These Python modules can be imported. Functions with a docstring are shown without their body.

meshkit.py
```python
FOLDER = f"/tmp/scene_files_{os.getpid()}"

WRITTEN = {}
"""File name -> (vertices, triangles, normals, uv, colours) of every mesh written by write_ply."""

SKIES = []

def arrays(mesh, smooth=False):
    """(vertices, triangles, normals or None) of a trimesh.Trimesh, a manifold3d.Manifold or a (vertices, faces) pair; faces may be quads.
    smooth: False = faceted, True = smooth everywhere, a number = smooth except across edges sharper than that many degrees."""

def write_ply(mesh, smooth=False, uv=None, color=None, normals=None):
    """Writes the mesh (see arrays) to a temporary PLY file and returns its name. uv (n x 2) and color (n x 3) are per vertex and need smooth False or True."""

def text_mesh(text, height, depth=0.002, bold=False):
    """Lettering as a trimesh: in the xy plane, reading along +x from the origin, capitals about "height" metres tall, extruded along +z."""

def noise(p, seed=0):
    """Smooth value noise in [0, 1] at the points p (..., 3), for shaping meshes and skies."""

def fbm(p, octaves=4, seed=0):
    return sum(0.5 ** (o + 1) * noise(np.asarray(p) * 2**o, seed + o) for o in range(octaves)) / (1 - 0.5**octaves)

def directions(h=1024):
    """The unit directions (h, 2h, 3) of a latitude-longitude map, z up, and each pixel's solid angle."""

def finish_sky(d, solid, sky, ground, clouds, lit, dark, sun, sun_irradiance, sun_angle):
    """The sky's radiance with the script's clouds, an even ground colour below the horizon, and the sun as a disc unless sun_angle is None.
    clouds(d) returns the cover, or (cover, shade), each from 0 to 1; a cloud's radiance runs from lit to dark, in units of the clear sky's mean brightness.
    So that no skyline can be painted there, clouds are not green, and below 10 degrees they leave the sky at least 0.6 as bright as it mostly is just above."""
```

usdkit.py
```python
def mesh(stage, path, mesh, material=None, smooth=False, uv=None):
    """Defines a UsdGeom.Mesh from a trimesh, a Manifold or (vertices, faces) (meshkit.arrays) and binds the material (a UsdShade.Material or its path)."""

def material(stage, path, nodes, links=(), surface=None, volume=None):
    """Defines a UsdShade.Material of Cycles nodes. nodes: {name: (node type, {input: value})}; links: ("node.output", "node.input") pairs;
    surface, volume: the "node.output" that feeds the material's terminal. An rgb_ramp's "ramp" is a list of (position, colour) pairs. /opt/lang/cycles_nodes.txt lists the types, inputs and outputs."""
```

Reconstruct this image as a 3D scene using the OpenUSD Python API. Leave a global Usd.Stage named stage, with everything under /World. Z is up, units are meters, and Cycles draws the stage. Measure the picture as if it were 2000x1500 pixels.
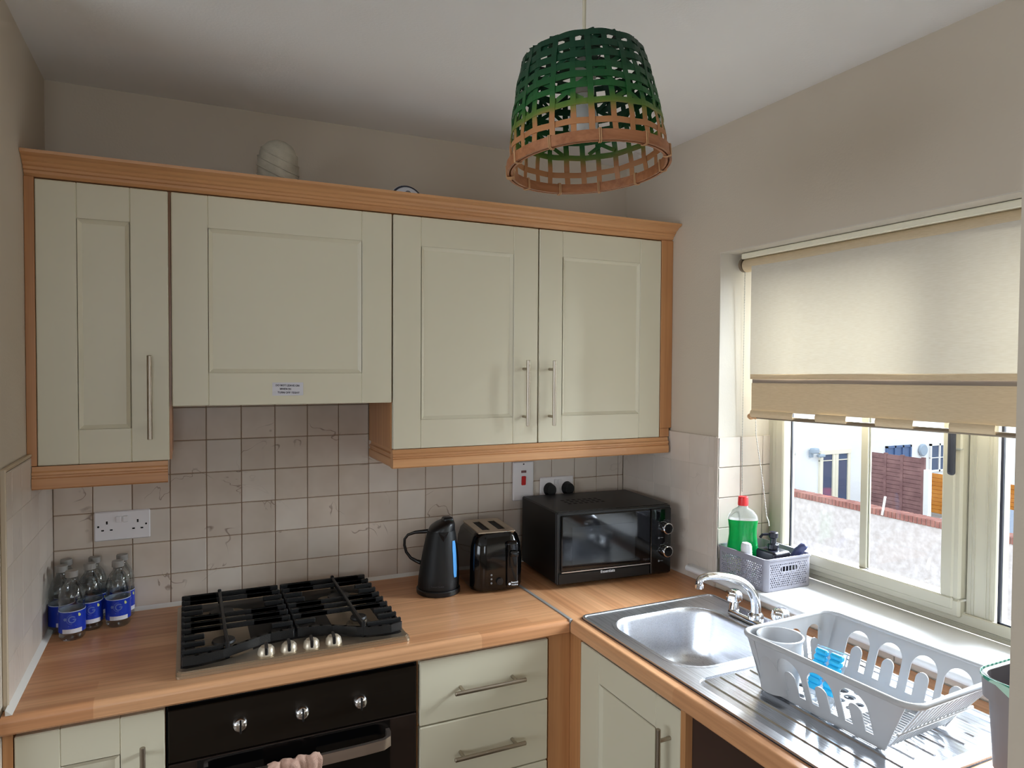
import math, random
import numpy as np
import trimesh
import manifold3d as m3
import shapely.geometry as sg
from shapely import affinity
from shapely.ops import unary_union
from pxr import Usd, UsdGeom, UsdLux, UsdShade, Gf, Sdf, Vt
import usdkit, meshkit

stage = Usd.Stage.CreateInMemory()
UsdGeom.SetStageUpAxis(stage, 'Z'); UsdGeom.SetStageMetersPerUnit(stage, 1.0)
UsdGeom.Xform.Define(stage, '/World'); UsdGeom.Scope.Define(stage, '/World/Looks')
PI = math.pi
# ------------------------------------------------------------------ camera, sky, large lights, exposure
CAM = (0.34567, -2.35216, 0.74245); YAW, PITCH, ROLL = map(math.radians, (25.22005, -1.52295, 0.34278)); FPX = 1356.0175
EXPOSURE = 1.08
SKY = (0.84, 0.92, 1.0); SKY_STRENGTH = 0.40
REAR_FILL = 1.8          # added fill light in an invented window behind the camera
cam = UsdGeom.Camera.Define(stage, '/World/camera')
cam.CreateHorizontalApertureAttr(36.0); cam.CreateVerticalApertureAttr(27.0); cam.CreateFocalLengthAttr(36.0 * FPX / 2000)
cam.CreateClippingRangeAttr(Gf.Vec2f(0.03, 500)); cam.CreateExposureAttr(EXPOSURE)
fw = np.array([math.sin(YAW)*math.cos(PITCH), math.cos(YAW)*math.cos(PITCH), math.sin(PITCH)])
rt = np.array([math.cos(YAW), -math.sin(YAW), 0.0]); up = np.cross(rt, fw)
rt, up = math.cos(ROLL)*rt + math.sin(ROLL)*up, -math.sin(ROLL)*rt + math.cos(ROLL)*up
cam.AddTransformOp().Set(Gf.Matrix4d(*rt, 0, *up, 0, *(-fw), 0, *CAM, 1))
dome = UsdLux.DomeLight.Define(stage, '/World/sky'); dome.CreateIntensityAttr(SKY_STRENGTH); dome.CreateColorAttr(Gf.Vec3f(*SKY))
rear_fill = UsdLux.RectLight.Define(stage, '/World/patio_daylight'); rear_fill.CreateWidthAttr(.9); rear_fill.CreateHeightAttr(1.0)
rear_fill.CreateIntensityAttr(REAR_FILL); rear_fill.CreateColorAttr(Gf.Vec3f(0.82, 0.91, 1.0))
rear_fill.AddTranslateOp().Set(Gf.Vec3d(0.1, -4.98, 0.65)); rear_fill.AddRotateXOp().Set(90.0)     # in the opening, facing +y

SIDE_FILL = 2.2           # second added fill light, in an invented side window
side = UsdLux.RectLight.Define(stage, '/World/side_daylight'); side.CreateWidthAttr(1.1); side.CreateHeightAttr(2.8)
side.CreateIntensityAttr(SIDE_FILL); side.CreateColorAttr(Gf.Vec3f(0.82, 0.91, 1.0))
side.AddTranslateOp().Set(Gf.Vec3d(-3.18, -2.3, 0.55)); side.AddRotateYOp().Set(-90.0)      # in the added side window, facing +x
WINDOW_FILL = 25.0        # added area light outside, hidden behind the blind, boosts the window's daylight
window_fill = UsdLux.RectLight.Define(stage, '/World/window_daylight'); window_fill.CreateWidthAttr(3.0); window_fill.CreateHeightAttr(4.5)
window_fill.CreateIntensityAttr(WINDOW_FILL); window_fill.CreateColorAttr(Gf.Vec3f(0.82, 0.91, 1.0))
window_fill.AddTranslateOp().Set(Gf.Vec3d(4.8, -0.3, 2.25)); window_fill.AddRotateYOp().Set(90.0)          # facing the window

# ------------------------------------------------------------------ helpers: naming, things, parts
used = {}
def numbered(path):
    n = used.get(path, 0); used[path] = n + 1
    return path if n == 0 else f'{path}_{n:03d}'
def tag(prim, label=None, cat=None, group=None, kind=None):
    for k, v in (('label', label), ('category', cat), ('group', group), ('kind', kind)):
        if v: prim.SetCustomDataByKey(k, v)
    return prim
class Thing:
    def __init__(s, name, label, cat, loc=(0, 0, 0), rotz=0.0, group=None, kind=None):
        s.loc = np.array(loc, float); s.rotz = rotz
        s.path = numbered('/World/' + name)
        x = UsdGeom.Xform.Define(stage, s.path); s.x = x
        x.AddTranslateOp().Set(Gf.Vec3d(*map(float, loc))); x.AddRotateZOp().Set(math.degrees(rotz))
        s.prim = tag(x.GetPrim(), label, cat, group, kind)
    def add(s, name, mesh, mat, parent=None, label=None, smooth=False, world=None, kind=None):
        """world coordinates unless the thing is turned (then local)"""
        if isinstance(mesh, (list, tuple)): mesh = cat(*mesh)
        if hasattr(mesh, 'to_mesh'): mesh = tri(mesh)
        if world is None: world = s.rotz == 0
        if world:
            mesh = mesh.copy(); mesh.apply_translation(-s.loc)
        p = numbered((parent or s.path) + '/' + name)
        m = usdkit.mesh(stage, p, mesh, M[mat], smooth=smooth)
        tag(m.GetPrim(), label, None, None, kind)
        return p
    def node(s, name, parent=None, translate=None, rotate=None, label=None):
        p = numbered((parent or s.path) + '/' + name)
        x = UsdGeom.Xform.Define(stage, p)
        if translate is not None: x.AddTranslateOp().Set(Gf.Vec3d(*map(float, translate)))
        if rotate is not None: x.AddRotateXYZOp().Set(Gf.Vec3f(*map(float, rotate)))
        tag(x.GetPrim(), label); return p
def single(name, mesh, mat, label=None, cat_=None, loc=None, smooth=False, group=None, kind=None):
    if isinstance(mesh, (list, tuple)): mesh = cat(*mesh)
    if hasattr(mesh, 'to_mesh'): mesh = tri(mesh)
    p = numbered('/World/' + name)
    m = usdkit.mesh(stage, p, mesh, M[mat], smooth=smooth)
    return tag(m.GetPrim(), label, cat_, group, kind)
def dup(src, name, loc, rotz=0.0, label=None, group=None):
    p = numbered('/World/' + name); x = UsdGeom.Xform.Define(stage, p)
    x.GetPrim().GetReferences().AddInternalReference(src.path)
    x.GetPrim().SetInstanceable(True)
    x.GetPrim().GetAttribute('xformOp:translate').Set(Gf.Vec3d(*map(float, loc)))
    x.GetPrim().GetAttribute('xformOp:rotateZ').Set(math.degrees(rotz))
    cd = src.prim.GetCustomData()
    return tag(x.GetPrim(), label or cd['label'], cd['category'], group or cd.get('group'))

# ------------------------------------------------------------------ helpers: shapes
def cat(*ms):
    flat = []
    for m in ms:
        if isinstance(m, (list, tuple)): flat += [cat(*m)]
        elif hasattr(m, 'to_mesh'): flat.append(tri(m))
        else: flat.append(m)
    return trimesh.util.concatenate(flat)
def tri(m):
    q = m.to_mesh(); return trimesh.Trimesh(np.array(q.vert_properties[:, :3]), np.array(q.tri_verts), process=False)
def box(x0, x1, y0, y1, z0, z1, b=0.0):
    x0, x1 = min(x0, x1), max(x0, x1); y0, y1 = min(y0, y1), max(y0, y1); z0, z1 = min(z0, z1), max(z0, z1)
    if b <= 0:
        m = trimesh.creation.box((x1-x0, y1-y0, z1-z0)); m.apply_translation(((x0+x1)/2, (y0+y1)/2, (z0+z1)/2)); return m
    b = min(b, (x1-x0)*.45, (y1-y0)*.45, (z1-z0)*.45); pts = []
    for cx, sx in ((x0, 1), (x1, -1)):
        for cy, sy in ((y0, 1), (y1, -1)):
            for cz, sz in ((z0, 1), (z1, -1)):
                pts += [(cx, cy+sy*b, cz+sz*b), (cx+sx*b, cy, cz+sz*b), (cx+sx*b, cy+sy*b, cz)]
    return trimesh.convex.convex_hull(np.array(pts))
def rbox(x0, x1, y0, y1, z0, z1, r, n=16):
    pts = [m3.Manifold.sphere(r, n).translate((x, y, z)) for x in (x0+r, x1-r) for y in (y0+r, y1-r) for z in (z0+r, z1-r)]
    return tri(m3.Manifold.batch_hull(pts))
def frame_vectors(p):
    t = np.gradient(p, axis=0); t /= np.linalg.norm(t, axis=1, keepdims=True) + 1e-12
    a = np.cross(t[0], [0, 0, 1.0]); a = a if np.linalg.norm(a) > .1 else np.cross(t[0], [1.0, 0, 0]); a /= np.linalg.norm(a)
    A = [a]
    for k in range(1, len(p)):
        v = A[-1] - t[k]*np.dot(A[-1], t[k]); A.append(v/(np.linalg.norm(v)+1e-12))
    A = np.array(A); return t, A, np.cross(t, A)
def tube(points, r, sides=10, closed=False):
    p = np.asarray(points, float); n = len(p); r = np.broadcast_to(r, (n,))
    t, A, B = frame_vectors(p); ang = np.arange(sides)*2*PI/sides
    v = p[:, None] + r[:, None, None]*(np.cos(ang)[None, :, None]*A[:, None] + np.sin(ang)[None, :, None]*B[:, None])
    v = v.reshape(-1, 3); F = []
    for i in range(n if closed else n-1):
        i2 = (i+1) % n
        for j in range(sides):
            j2 = (j+1) % sides; a, b, c, d = i*sides+j, i*sides+j2, i2*sides+j2, i2*sides+j
            F += [(a, b, c), (a, c, d)]
    if not closed:
        v = np.vstack([v, p[0], p[-1]]); k = n*sides
        for j in range(sides):
            j2 = (j+1) % sides; F += [(k, j2, j), (k+1, (n-1)*sides+j, (n-1)*sides+j2)]
    m = trimesh.Trimesh(v, F, process=False)
    if m.volume < 0: m.invert()
    return m
def strip(points, normals, w, t):
    """a flat band of width w and thickness t that follows the points; normals give its outward side"""
    p = np.asarray(points, float); N = np.asarray(normals, float)
    T = np.gradient(p, axis=0); T /= np.linalg.norm(T, axis=1, keepdims=True)
    W = np.cross(T, N); W /= np.linalg.norm(W, axis=1, keepdims=True)
    v = np.stack([p+W*w/2+N*t/2, p-W*w/2+N*t/2, p-W*w/2-N*t/2, p+W*w/2-N*t/2], 1).reshape(-1, 3); F = []; n = len(p)
    for i in range(n-1):
        for j in range(4):
            a, b, c, d = i*4+j, i*4+(j+1) % 4, i*4+4+(j+1) % 4, i*4+4+j; F += [(a, b, c), (a, c, d)]
    F += [(0, 2, 1), (0, 3, 2)]; e = (n-1)*4; F += [(e, e+1, e+2), (e, e+2, e+3)]
    m = trimesh.Trimesh(v, F, process=False)
    if m.volume < 0: m.invert()
    return m
def lathe(prof, n=32, c=(0, 0, 0)):
    prof = np.array(prof, float); k = len(prof); ang = np.arange(n)*2*PI/n
    v = np.stack([prof[:, None, 0]*np.cos(ang), prof[:, None, 0]*np.sin(ang), np.broadcast_to(prof[:, None, 1], (k, n))], -1).reshape(-1, 3); F = []
    for i in range(k-1):
        for j in range(n):
            a, b, cc, d = i*n+j, i*n+(j+1) % n, (i+1)*n+(j+1) % n, (i+1)*n+j
            if prof[i, 0] > 1e-6: F.append((a, b, cc))
            if prof[i+1, 0] > 1e-6: F.append((a, cc, d))
    m = trimesh.Trimesh(v, F, process=True)
    if m.is_watertight and m.volume < 0: m.invert()
    m.apply_translation(c); return m
def cyl(r, z0, z1, c=(0, 0), n=24, b=0.0):
    b = min(b, (z1-z0)*.45, r*.5)
    pr = [(0, z0), (r-b, z0), (r, z0+b), (r, z1-b), (r-b, z1), (0, z1)] if b > 0 else [(0, z0), (r, z0), (r, z1), (0, z1)]
    return lathe(pr, n, (c[0], c[1], 0))
AX = {'x': np.array([[0, 0, 1, 0], [1, 0, 0, 0], [0, 1, 0, 0], [0, 0, 0, 1.0]]),      # polygon (y,z) pushed along x
      'y': np.array([[1, 0, 0, 0], [0, 0, -1, 0], [0, 1, 0, 0], [0, 0, 0, 1.0]]),     # polygon (x,z) pushed along -y
      'z': np.eye(4)}
def prism(poly, axis, a0, a1):
    if not hasattr(poly, 'geoms') and not hasattr(poly, 'exterior'): poly = sg.Polygon(poly)
    out = []
    for g in getattr(poly, 'geoms', [poly]):
        m = trimesh.creation.extrude_polygon(g, abs(a1-a0), engine='earcut')
        if axis == 'y':
            m.apply_transform(AX['y']); m.apply_translation((0, max(a0, a1), 0))
        else:
            m.apply_translation((0, 0, min(a0, a1))); m.apply_transform(AX[axis])
        if m.volume < 0: m.invert()
        out.append(m)
    return cat(*out)
def turned(m, axis, deg, about=(0, 0, 0)):
    m = m.copy(); m.apply_transform(trimesh.transformations.rotation_matrix(math.radians(deg), axis, about)); return m
def moved(m, x=0, y=0, z=0):
    m = m.copy(); m.apply_translation((x, y, z)); return m
def along(m, origin, X, Y):
    """puts a mesh made in the xy plane (z outward) at origin with its x and y along the vectors X and Y"""
    X = np.array(X, float)/np.linalg.norm(X); Y = np.array(Y, float)/np.linalg.norm(Y); Z = np.cross(X, Y)
    T = np.eye(4); T[:3, 0], T[:3, 1], T[:3, 2], T[:3, 3] = X, Y, Z, origin
    m = m.copy(); m.apply_transform(T); return m
def rrect(x0, x1, y0, y1, r, res=6):
    return sg.box(x0+r, y0+r, x1-r, y1-r).buffer(r, quad_segs=res)
def loft(rings):
    """rings: equal-length closed loops of points; joined and capped at the last and first"""
    k, n = len(rings), len(rings[0]); v = np.vstack(rings); F = []
    for i in range(k-1):
        for j in range(n):
            a, b, c, d = i*n+j, i*n+(j+1) % n, (i+1)*n+(j+1) % n, (i+1)*n+j; F += [(a, b, c), (a, c, d)]
    return v, F, n
def shell(rings, cap_first=False, cap_last=True):
    v, F, n = loft(rings); v = list(v)
    for flag, base, flip in ((cap_first, 0, True), (cap_last, (len(rings)-1)*n, False)):
        if flag:
            c = np.mean(rings[0] if base == 0 else rings[-1], axis=0); v.append(c); k = len(v)-1
            for j in range(n):
                a, b = base+j, base+(j+1) % n; F.append((b, a, k) if flip else (a, b, k))
    return trimesh.Trimesh(np.array(v), F, process=False)
def loop(x0, x1, y0, y1, r, z, k=6):
    P = []
    for cx, cy, a0 in ((x1-r, y1-r, 0), (x0+r, y1-r, 90), (x0+r, y0+r, 180), (x1-r, y0+r, 270)):
        for i in range(k+1):
            a = math.radians(a0 + 90*i/k); P.append((cx+r*math.cos(a), cy+r*math.sin(a), z))
    return np.array(P)
def lin(c):
    c = np.array(c, float)/255; return tuple(float(x) for x in np.where(c <= .04045, c/12.92, ((c+.055)/1.055)**2.4))
def text(t, h, d=0.0006, bold=False, center=True):
    m = meshkit.text_mesh(t, h, d, bold)
    if center: m.apply_translation(-np.r_[m.bounds.mean(0)[:2], 0])
    return m

# ------------------------------------------------------------------ materials
M = {}
def mat(name, nodes, links=(), surface='p.BSDF'):
    M[name] = usdkit.material(stage, '/World/Looks/' + name, nodes, links, surface=surface)
def plain(name, c, rough=.5, metallic=0., spec=.5, bump=0., bscale=60., **kw):
    P = {'base_color': lin(c), 'roughness': rough, 'metallic': metallic, 'specular_ior_level': spec, **kw}
    if bump:
        mat(name, {'g': ('geometry', {}), 'n': ('noise_texture', {'scale': bscale, 'detail': 4.}), 'b': ('bump', {'strength': bump, 'distance': .002}), 'p': ('principled_bsdf', P)},
            [('g.position', 'n.vector'), ('n.fac', 'b.height'), ('b.normal', 'p.normal')])
    else: mat(name, {'p': ('principled_bsdf', P)})
def mottled(name, c1, c2, scale=4., rough=.6, bump=.1, bscale=90., lo=.35, hi=.65, **kw):
    mat(name, {'g': ('geometry', {}), 'n': ('noise_texture', {'scale': scale, 'detail': 4.}), 'r': ('rgb_ramp', {'ramp': [(lo, lin(c1)), (hi, lin(c2))]}),
               'n2': ('noise_texture', {'scale': bscale, 'detail': 3.}), 'b': ('bump', {'strength': bump, 'distance': .002}), 'p': ('principled_bsdf', {'roughness': rough, **kw})},
        [('g.position', 'n.vector'), ('n.fac', 'r.fac'), ('r.color', 'p.base_color'), ('g.position', 'n2.vector'), ('n2.fac', 'b.height'), ('b.normal', 'p.normal')])
def wood(name, c1, c2, axis, rough=.34, fine=70., coarse=1.6, spec=.5):
    s = {'x': (coarse, fine, fine), 'y': (fine, coarse, fine), 'z': (fine, fine, coarse)}[axis]
    s2 = tuple(v*.28 if v == fine else v*.6 for v in s)
    mat(name, {'g': ('geometry', {}), 'm': ('mapping', {'scale': s}), 'm2': ('mapping', {'scale': s2}), 'n': ('noise_texture', {'scale': 1., 'detail': 5., 'roughness': .62, 'distortion': .25}),
               'n2': ('noise_texture', {'scale': 1., 'detail': 2., 'distortion': .8}), 'mx': ('mix_float', {'fac': .45}), 'r': ('rgb_ramp', {'ramp': [(.3, lin(c1)), (.68, lin(c2))]}),
               'p': ('principled_bsdf', {'roughness': rough, 'specular_ior_level': spec})},
        [('g.position', 'm.vector'), ('g.position', 'm2.vector'), ('m.vector', 'n.vector'), ('m2.vector', 'n2.vector'), ('n.fac', 'mx.a'), ('n2.fac', 'mx.b'), ('mx.result', 'r.fac'), ('r.color', 'p.base_color')])
def staves(name, along_y):
    """beech block laminate: long printed staves of slightly different tone"""
    mat(name, {'g': ('geometry', {}), 'rot': ('mapping', {'rotation': (0, 0, PI/2 if along_y else 0), 'location': (.13, .021, 0)}), 'bk': ('brick_texture', {'scale': 1., 'brick_width': .46, 'row_height': .043, 'mortar_size': .0, 'color1': lin((220, 166, 122)), 'color2': lin((200, 140, 96)), 'mortar': lin((208, 150, 106)), 'offset': .37, 'bias': -.1}),
               'm': ('mapping', {'scale': (70, 1.8, 70) if along_y else (1.8, 70, 70)}), 'n': ('noise_texture', {'scale': 1., 'detail': 5., 'roughness': .6, 'distortion': .3}), 'r': ('rgb_ramp', {'ramp': [(.3, (.8, .76, .72)), (.66, (1.08, 1.08, 1.08))]}),
               'mm': ('mix_color', {'blend_type': 'multiply', 'fac': 1.}), 'p': ('principled_bsdf', {'roughness': .33, 'specular_ior_level': .5})},
        [('g.position', 'rot.vector'), ('rot.vector', 'bk.vector'), ('g.position', 'm.vector'), ('m.vector', 'n.vector'), ('n.fac', 'r.fac'), ('bk.color', 'mm.a'), ('r.color', 'mm.b'), ('mm.result', 'p.base_color')])
mottled('wall_paint', (203, 190, 172), (207, 195, 178), 1.5, .85, .25, 140.)
mottled('ceiling_paint', (242, 240, 237), (245, 243, 241), 1.2, .9, .2, 140.)
mottled('reveal_paint', (206, 197, 183), (210, 202, 189), 2., .8, .15, 120.)
plain('floor_vinyl', (120, 100, 80), .5)
plain('door_cream', (218, 211, 187), .38, bump=.05, bscale=400.)
wood('beech_x', (184, 128, 82), (216, 162, 112), 'x'); wood('beech_z', (172, 116, 72), (204, 148, 98), 'z'); wood('beech_y', (184, 128, 82), (216, 162, 112), 'y')
staves('worktop_x', False); staves('worktop_y', True)
def tile(name, c1, c2, marks):
    mat(name, {'g': ('geometry', {}), 'o': ('object_info', {}), 'n': ('noise_texture', {'scale': 9., 'detail': 4.}), 'r': ('rgb_ramp', {'ramp': [(.3, lin(c1)), (.7, lin(c2))]}),
               'w': ('vector_math', {'math_type': 'scale', 'scale': 1.}), 'cr': ('noise_texture', {'scale': 7., 'detail': 2.5, 'distortion': 1.2}), 'c1': ('math', {'math_type': 'subtract', 'value2': .5}), 'c2': ('math', {'math_type': 'absolute'}), 'cm': ('map_range', {'from_min': .002, 'from_max': .011, 'to_min': 1., 'to_max': 0., 'clamp': True}),
               'sp': ('voronoi_texture', {'scale': 17.}), 'sm': ('map_range', {'from_min': .05, 'from_max': .11, 'to_min': .8, 'to_max': 0., 'clamp': True}), 'mxm': ('math', {'math_type': 'maximum'}),
               'k': ('noise_texture', {'scale': 7.3, 'detail': 1.}), 'kr': ('rgb_ramp', {'ramp': [(.55, (0, 0, 0)), (.62, (1, 1, 1))]}),
               'mk': ('math', {'math_type': 'multiply'}), 'kb': ('rgb_to_bw', {}), 'f': ('math', {'math_type': 'multiply', 'value2': marks}),
               'mx': ('mix_color', {'b': lin((112, 84, 66))}), 'hs': ('hsv', {}), 'v': ('map_range', {'to_min': .93, 'to_max': 1.05}),
               'p': ('principled_bsdf', {'roughness': .38, 'specular_ior_level': .45})},
        [('g.position', 'n.vector'), ('n.fac', 'r.fac'), ('g.position', 'cr.vector'), ('cr.fac', 'c1.value1'), ('c1.value', 'c2.value1'), ('c2.value', 'cm.value'), ('g.position', 'sp.vector'), ('sp.distance', 'sm.value'), ('cm.result', 'mxm.value1'), ('sm.result', 'mxm.value2'), ('g.position', 'k.vector'), ('k.fac', 'kr.fac'), ('kr.color', 'kb.color'), ('mxm.value', 'mk.value1'), ('kb.val', 'mk.value2'), ('mk.value', 'f.value1'), ('f.value', 'mx.fac'),
         ('r.color', 'mx.a'), ('mx.result', 'hs.color'), ('o.random', 'v.value'), ('v.result', 'hs.value'), ('hs.color', 'p.base_color')])
tile('tile_beige', (196, 180, 164), (210, 196, 182), .65)
tile('tile_plain', (206, 193, 180), (214, 203, 191), .12)
plain('grout', (150, 126, 106), .9); plain('grout_pale', (198, 184, 170), .8); plain('sealant', (232, 228, 220), .4); plain('tile_trim', (196, 178, 152), .5)
plain('upvc', (180, 175, 157), .32); plain('sill_white', (226, 226, 228), .22); plain('gasket', (40, 42, 52), .5)
def brushed(name, c, rough, axis=None):
    nodes = {'p': ('principled_bsdf', {'base_color': lin(c), 'metallic': 1., 'roughness': rough})}; links = []
    if axis:
        s = {'x': (4, 300, 300), 'y': (300, 4, 300), 'z': (300, 300, 4)}[axis]
        nodes |= {'g': ('geometry', {}), 'm': ('mapping', {'scale': s}), 'n': ('noise_texture', {'scale': 1., 'detail': 3.}), 'r': ('map_range', {'to_min': rough*.75, 'to_max': rough*1.35})}
        links = [('g.position', 'm.vector'), ('m.vector', 'n.vector'), ('n.fac', 'r.value'), ('r.result', 'p.roughness')]
    mat(name, nodes, links)
brushed('nickel', (176, 166, 152), .34); brushed('chrome', (226, 228, 232), .07); brushed('steel_sink', (222, 223, 227), .33, 'y'); brushed('steel_drainer', (204, 206, 211), .2, 'y')
brushed('steel_hob', (186, 172, 152), .36, 'x'); brushed('oven_steel', (58, 52, 46), .42, 'x'); brushed('handle_steel', (206, 190, 178), .38, 'x'); brushed('grille_alu', (190, 190, 190), .3)
plain('strip_grey', (168, 166, 164), .45, metallic=.3); plain('oven_glass', (6, 6, 7), .08); plain('oven_side', (54, 42, 36), .38, metallic=.5); plain('gable_shade', (92, 68, 58), .6); plain('void_black', (14, 11, 9), .8)
plain('iron', (17, 17, 18), .46, bump=.25, bscale=500.); plain('burner_cap', (32, 30, 29), .5); plain('burner_alu', (150, 140, 125), .42, metallic=.9)
plain('knob_satin', (204, 192, 172), .3, metallic=.35); plain('black_gloss', (8, 8, 9), .09); plain('black_satin', (15, 15, 17), .36); plain('black_matt', (11, 11, 12), .5, spec=.35); plain('micro_body', (13, 12, 12), .42, spec=.35)
plain('micro_glass', (7, 8, 10), .05); plain('micro_mesh', (26, 29, 33), .08); plain('print_white', (215, 220, 226), .5); plain('print_grey', (120, 122, 126), .5); plain('print_dim', (62, 62, 66), .5)
plain('water_blue', (96, 172, 245), .2)
plain('plate_white', (228, 224, 226), .3); plain('hole_black', (8, 7, 7), .8); plain('rocker_red', (205, 40, 40), .25); plain('neon_dark', (95, 22, 24), .3)
plain('paper', (214, 212, 218), .8); plain('ink', (50, 46, 66), .8)
plain('cord', (205, 195, 170), .6); plain('lamp_plastic', (190, 186, 178), .4)
plain('bulb_glass', (236, 236, 234), .2, transmission_weight=.25)
plain('lash', (196, 150, 106), .6)
def dipped(name, tan, tan2):
    """bamboo whose upper part was dipped in green paint; runs over the shade's own height"""
    mat(name, {'t': ('texture_coordinate', {}), 's': ('separate_xyz', {}), 'n': ('noise_texture', {'scale': 22., 'detail': 2.}), 'a': ('math', {'math_type': 'multiply_add', 'value2': .03, 'value3': -.015}), 'z': ('math', {'math_type': 'add'}),
               'r': ('rgb_ramp', {'ramp': [(0., lin(tan)), (.22, lin(tan2)), (.32, lin((92, 118, 44))), (.42, lin((30, 92, 40))), (.72, lin((10, 62, 36))), (1., lin((8, 52, 34)))]}), 'sc': ('math', {'math_type': 'multiply', 'value2': 1/.20}), 'p': ('principled_bsdf', {'roughness': .5, 'specular_ior_level': .35})},
        [('t.object', 's.vector'), ('t.object', 'n.vector'), ('n.fac', 'a.value1'), ('s.z', 'z.value1'), ('a.value', 'z.value2'), ('z.value', 'sc.value1'), ('sc.value', 'r.fac'), ('r.color', 'p.base_color')])
dipped('bamboo_dipped', (188, 132, 88), (178, 122, 78)); wood('bamboo_rim', (140, 84, 50), (182, 122, 82), 'x', fine=120.)
def pane_glass(name, tint=(1, 1, 1)):
    mat(name, {'w': ('layer_weight', {'blend': .5}), 'q': ('math', {'math_type': 'power', 'value2': 5.}), 'f': ('math', {'math_type': 'multiply_add', 'value2': .85, 'value3': .035}), 't': ('transparent_bsdf', {'color': tint}), 'g': ('glossy_bsdf', {'color': (1, 1, 1), 'roughness': .0}), 'm': ('mix_closure', {})},
        [('w.facing', 'q.value1'), ('q.value', 'f.value1'), ('f.value', 'm.fac'), ('t.BSDF', 'm.closure1'), ('g.BSDF', 'm.closure2')], surface='m.closure')
pane_glass('window_glass', (.97, .98, .98)); mat('pet_film', {'w': ('layer_weight', {'blend': .5}), 'q': ('math', {'math_type': 'power', 'value2': 2.6}), 'f': ('math', {'math_type': 'multiply_add', 'value2': .75, 'value3': .085}), 't': ('transparent_bsdf', {'color': (.76, .79, .80)}), 'n': ('noise_texture', {'scale': 55., 'detail': 1.}), 'tc': ('texture_coordinate', {}), 'b': ('bump', {'strength': .5, 'distance': .004}), 'g': ('glossy_bsdf', {'color': (1, 1, 1), 'roughness': .05}), 'm': ('mix_closure', {})},
    [('w.facing', 'q.value1'), ('q.value', 'f.value1'), ('f.value', 'm.fac'), ('tc.object', 'n.vector'), ('n.fac', 'b.height'), ('b.normal', 'g.normal'), ('t.BSDF', 'm.closure1'), ('g.BSDF', 'm.closure2')], surface='m.closure')
mat('water_clear', {'p': ('principled_bsdf', {'base_color': (.93, .95, .95), 'roughness': .02, 'ior': 1.33, 'transmission_weight': 1.})})
mat('soap_green', {'p': ('principled_bsdf', {'base_color': lin((22, 190, 96)), 'roughness': .06, 'ior': 1.36, 'transmission_weight': .7, 'subsurface_weight': 0.})})
mat('clear_plastic', {'p': ('principled_bsdf', {'base_color': (.9, .93, .96), 'roughness': .12, 'ior': 1.3, 'transmission_weight': .85})})
mat('cap_white', {'p': ('principled_bsdf', {'base_color': lin((158, 154, 148)), 'roughness': .4, 'transmission_weight': .2})})
plain('label_blue', (20, 52, 170), .35); plain('label_pale', (188, 196, 214), .4); plain('label_mid', (92, 112, 178), .4); plain('label_yellow', (205, 210, 130), .4)
plain('cap_red', (224, 44, 48), .35); plain('pump_black', (26, 26, 38), .3); plain('white_plastic', (236, 238, 240), .32); plain('brush_blue', (62, 68, 108), .4)
plain('basket_grey', (150, 148, 158), .45); mat('rack_white', {'p': ('principled_bsdf', {'base_color': lin((196, 196, 198)), 'roughness': .33}), 't': ('translucent_bsdf', {'color': lin((220, 222, 226))}), 'x': ('mix_closure', {'fac': .15})}, [('p.BSDF', 'x.closure1'), ('t.BSDF', 'x.closure2')], surface='x.closure'); plain('tray_blue', (40, 180, 232), .3)
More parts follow.
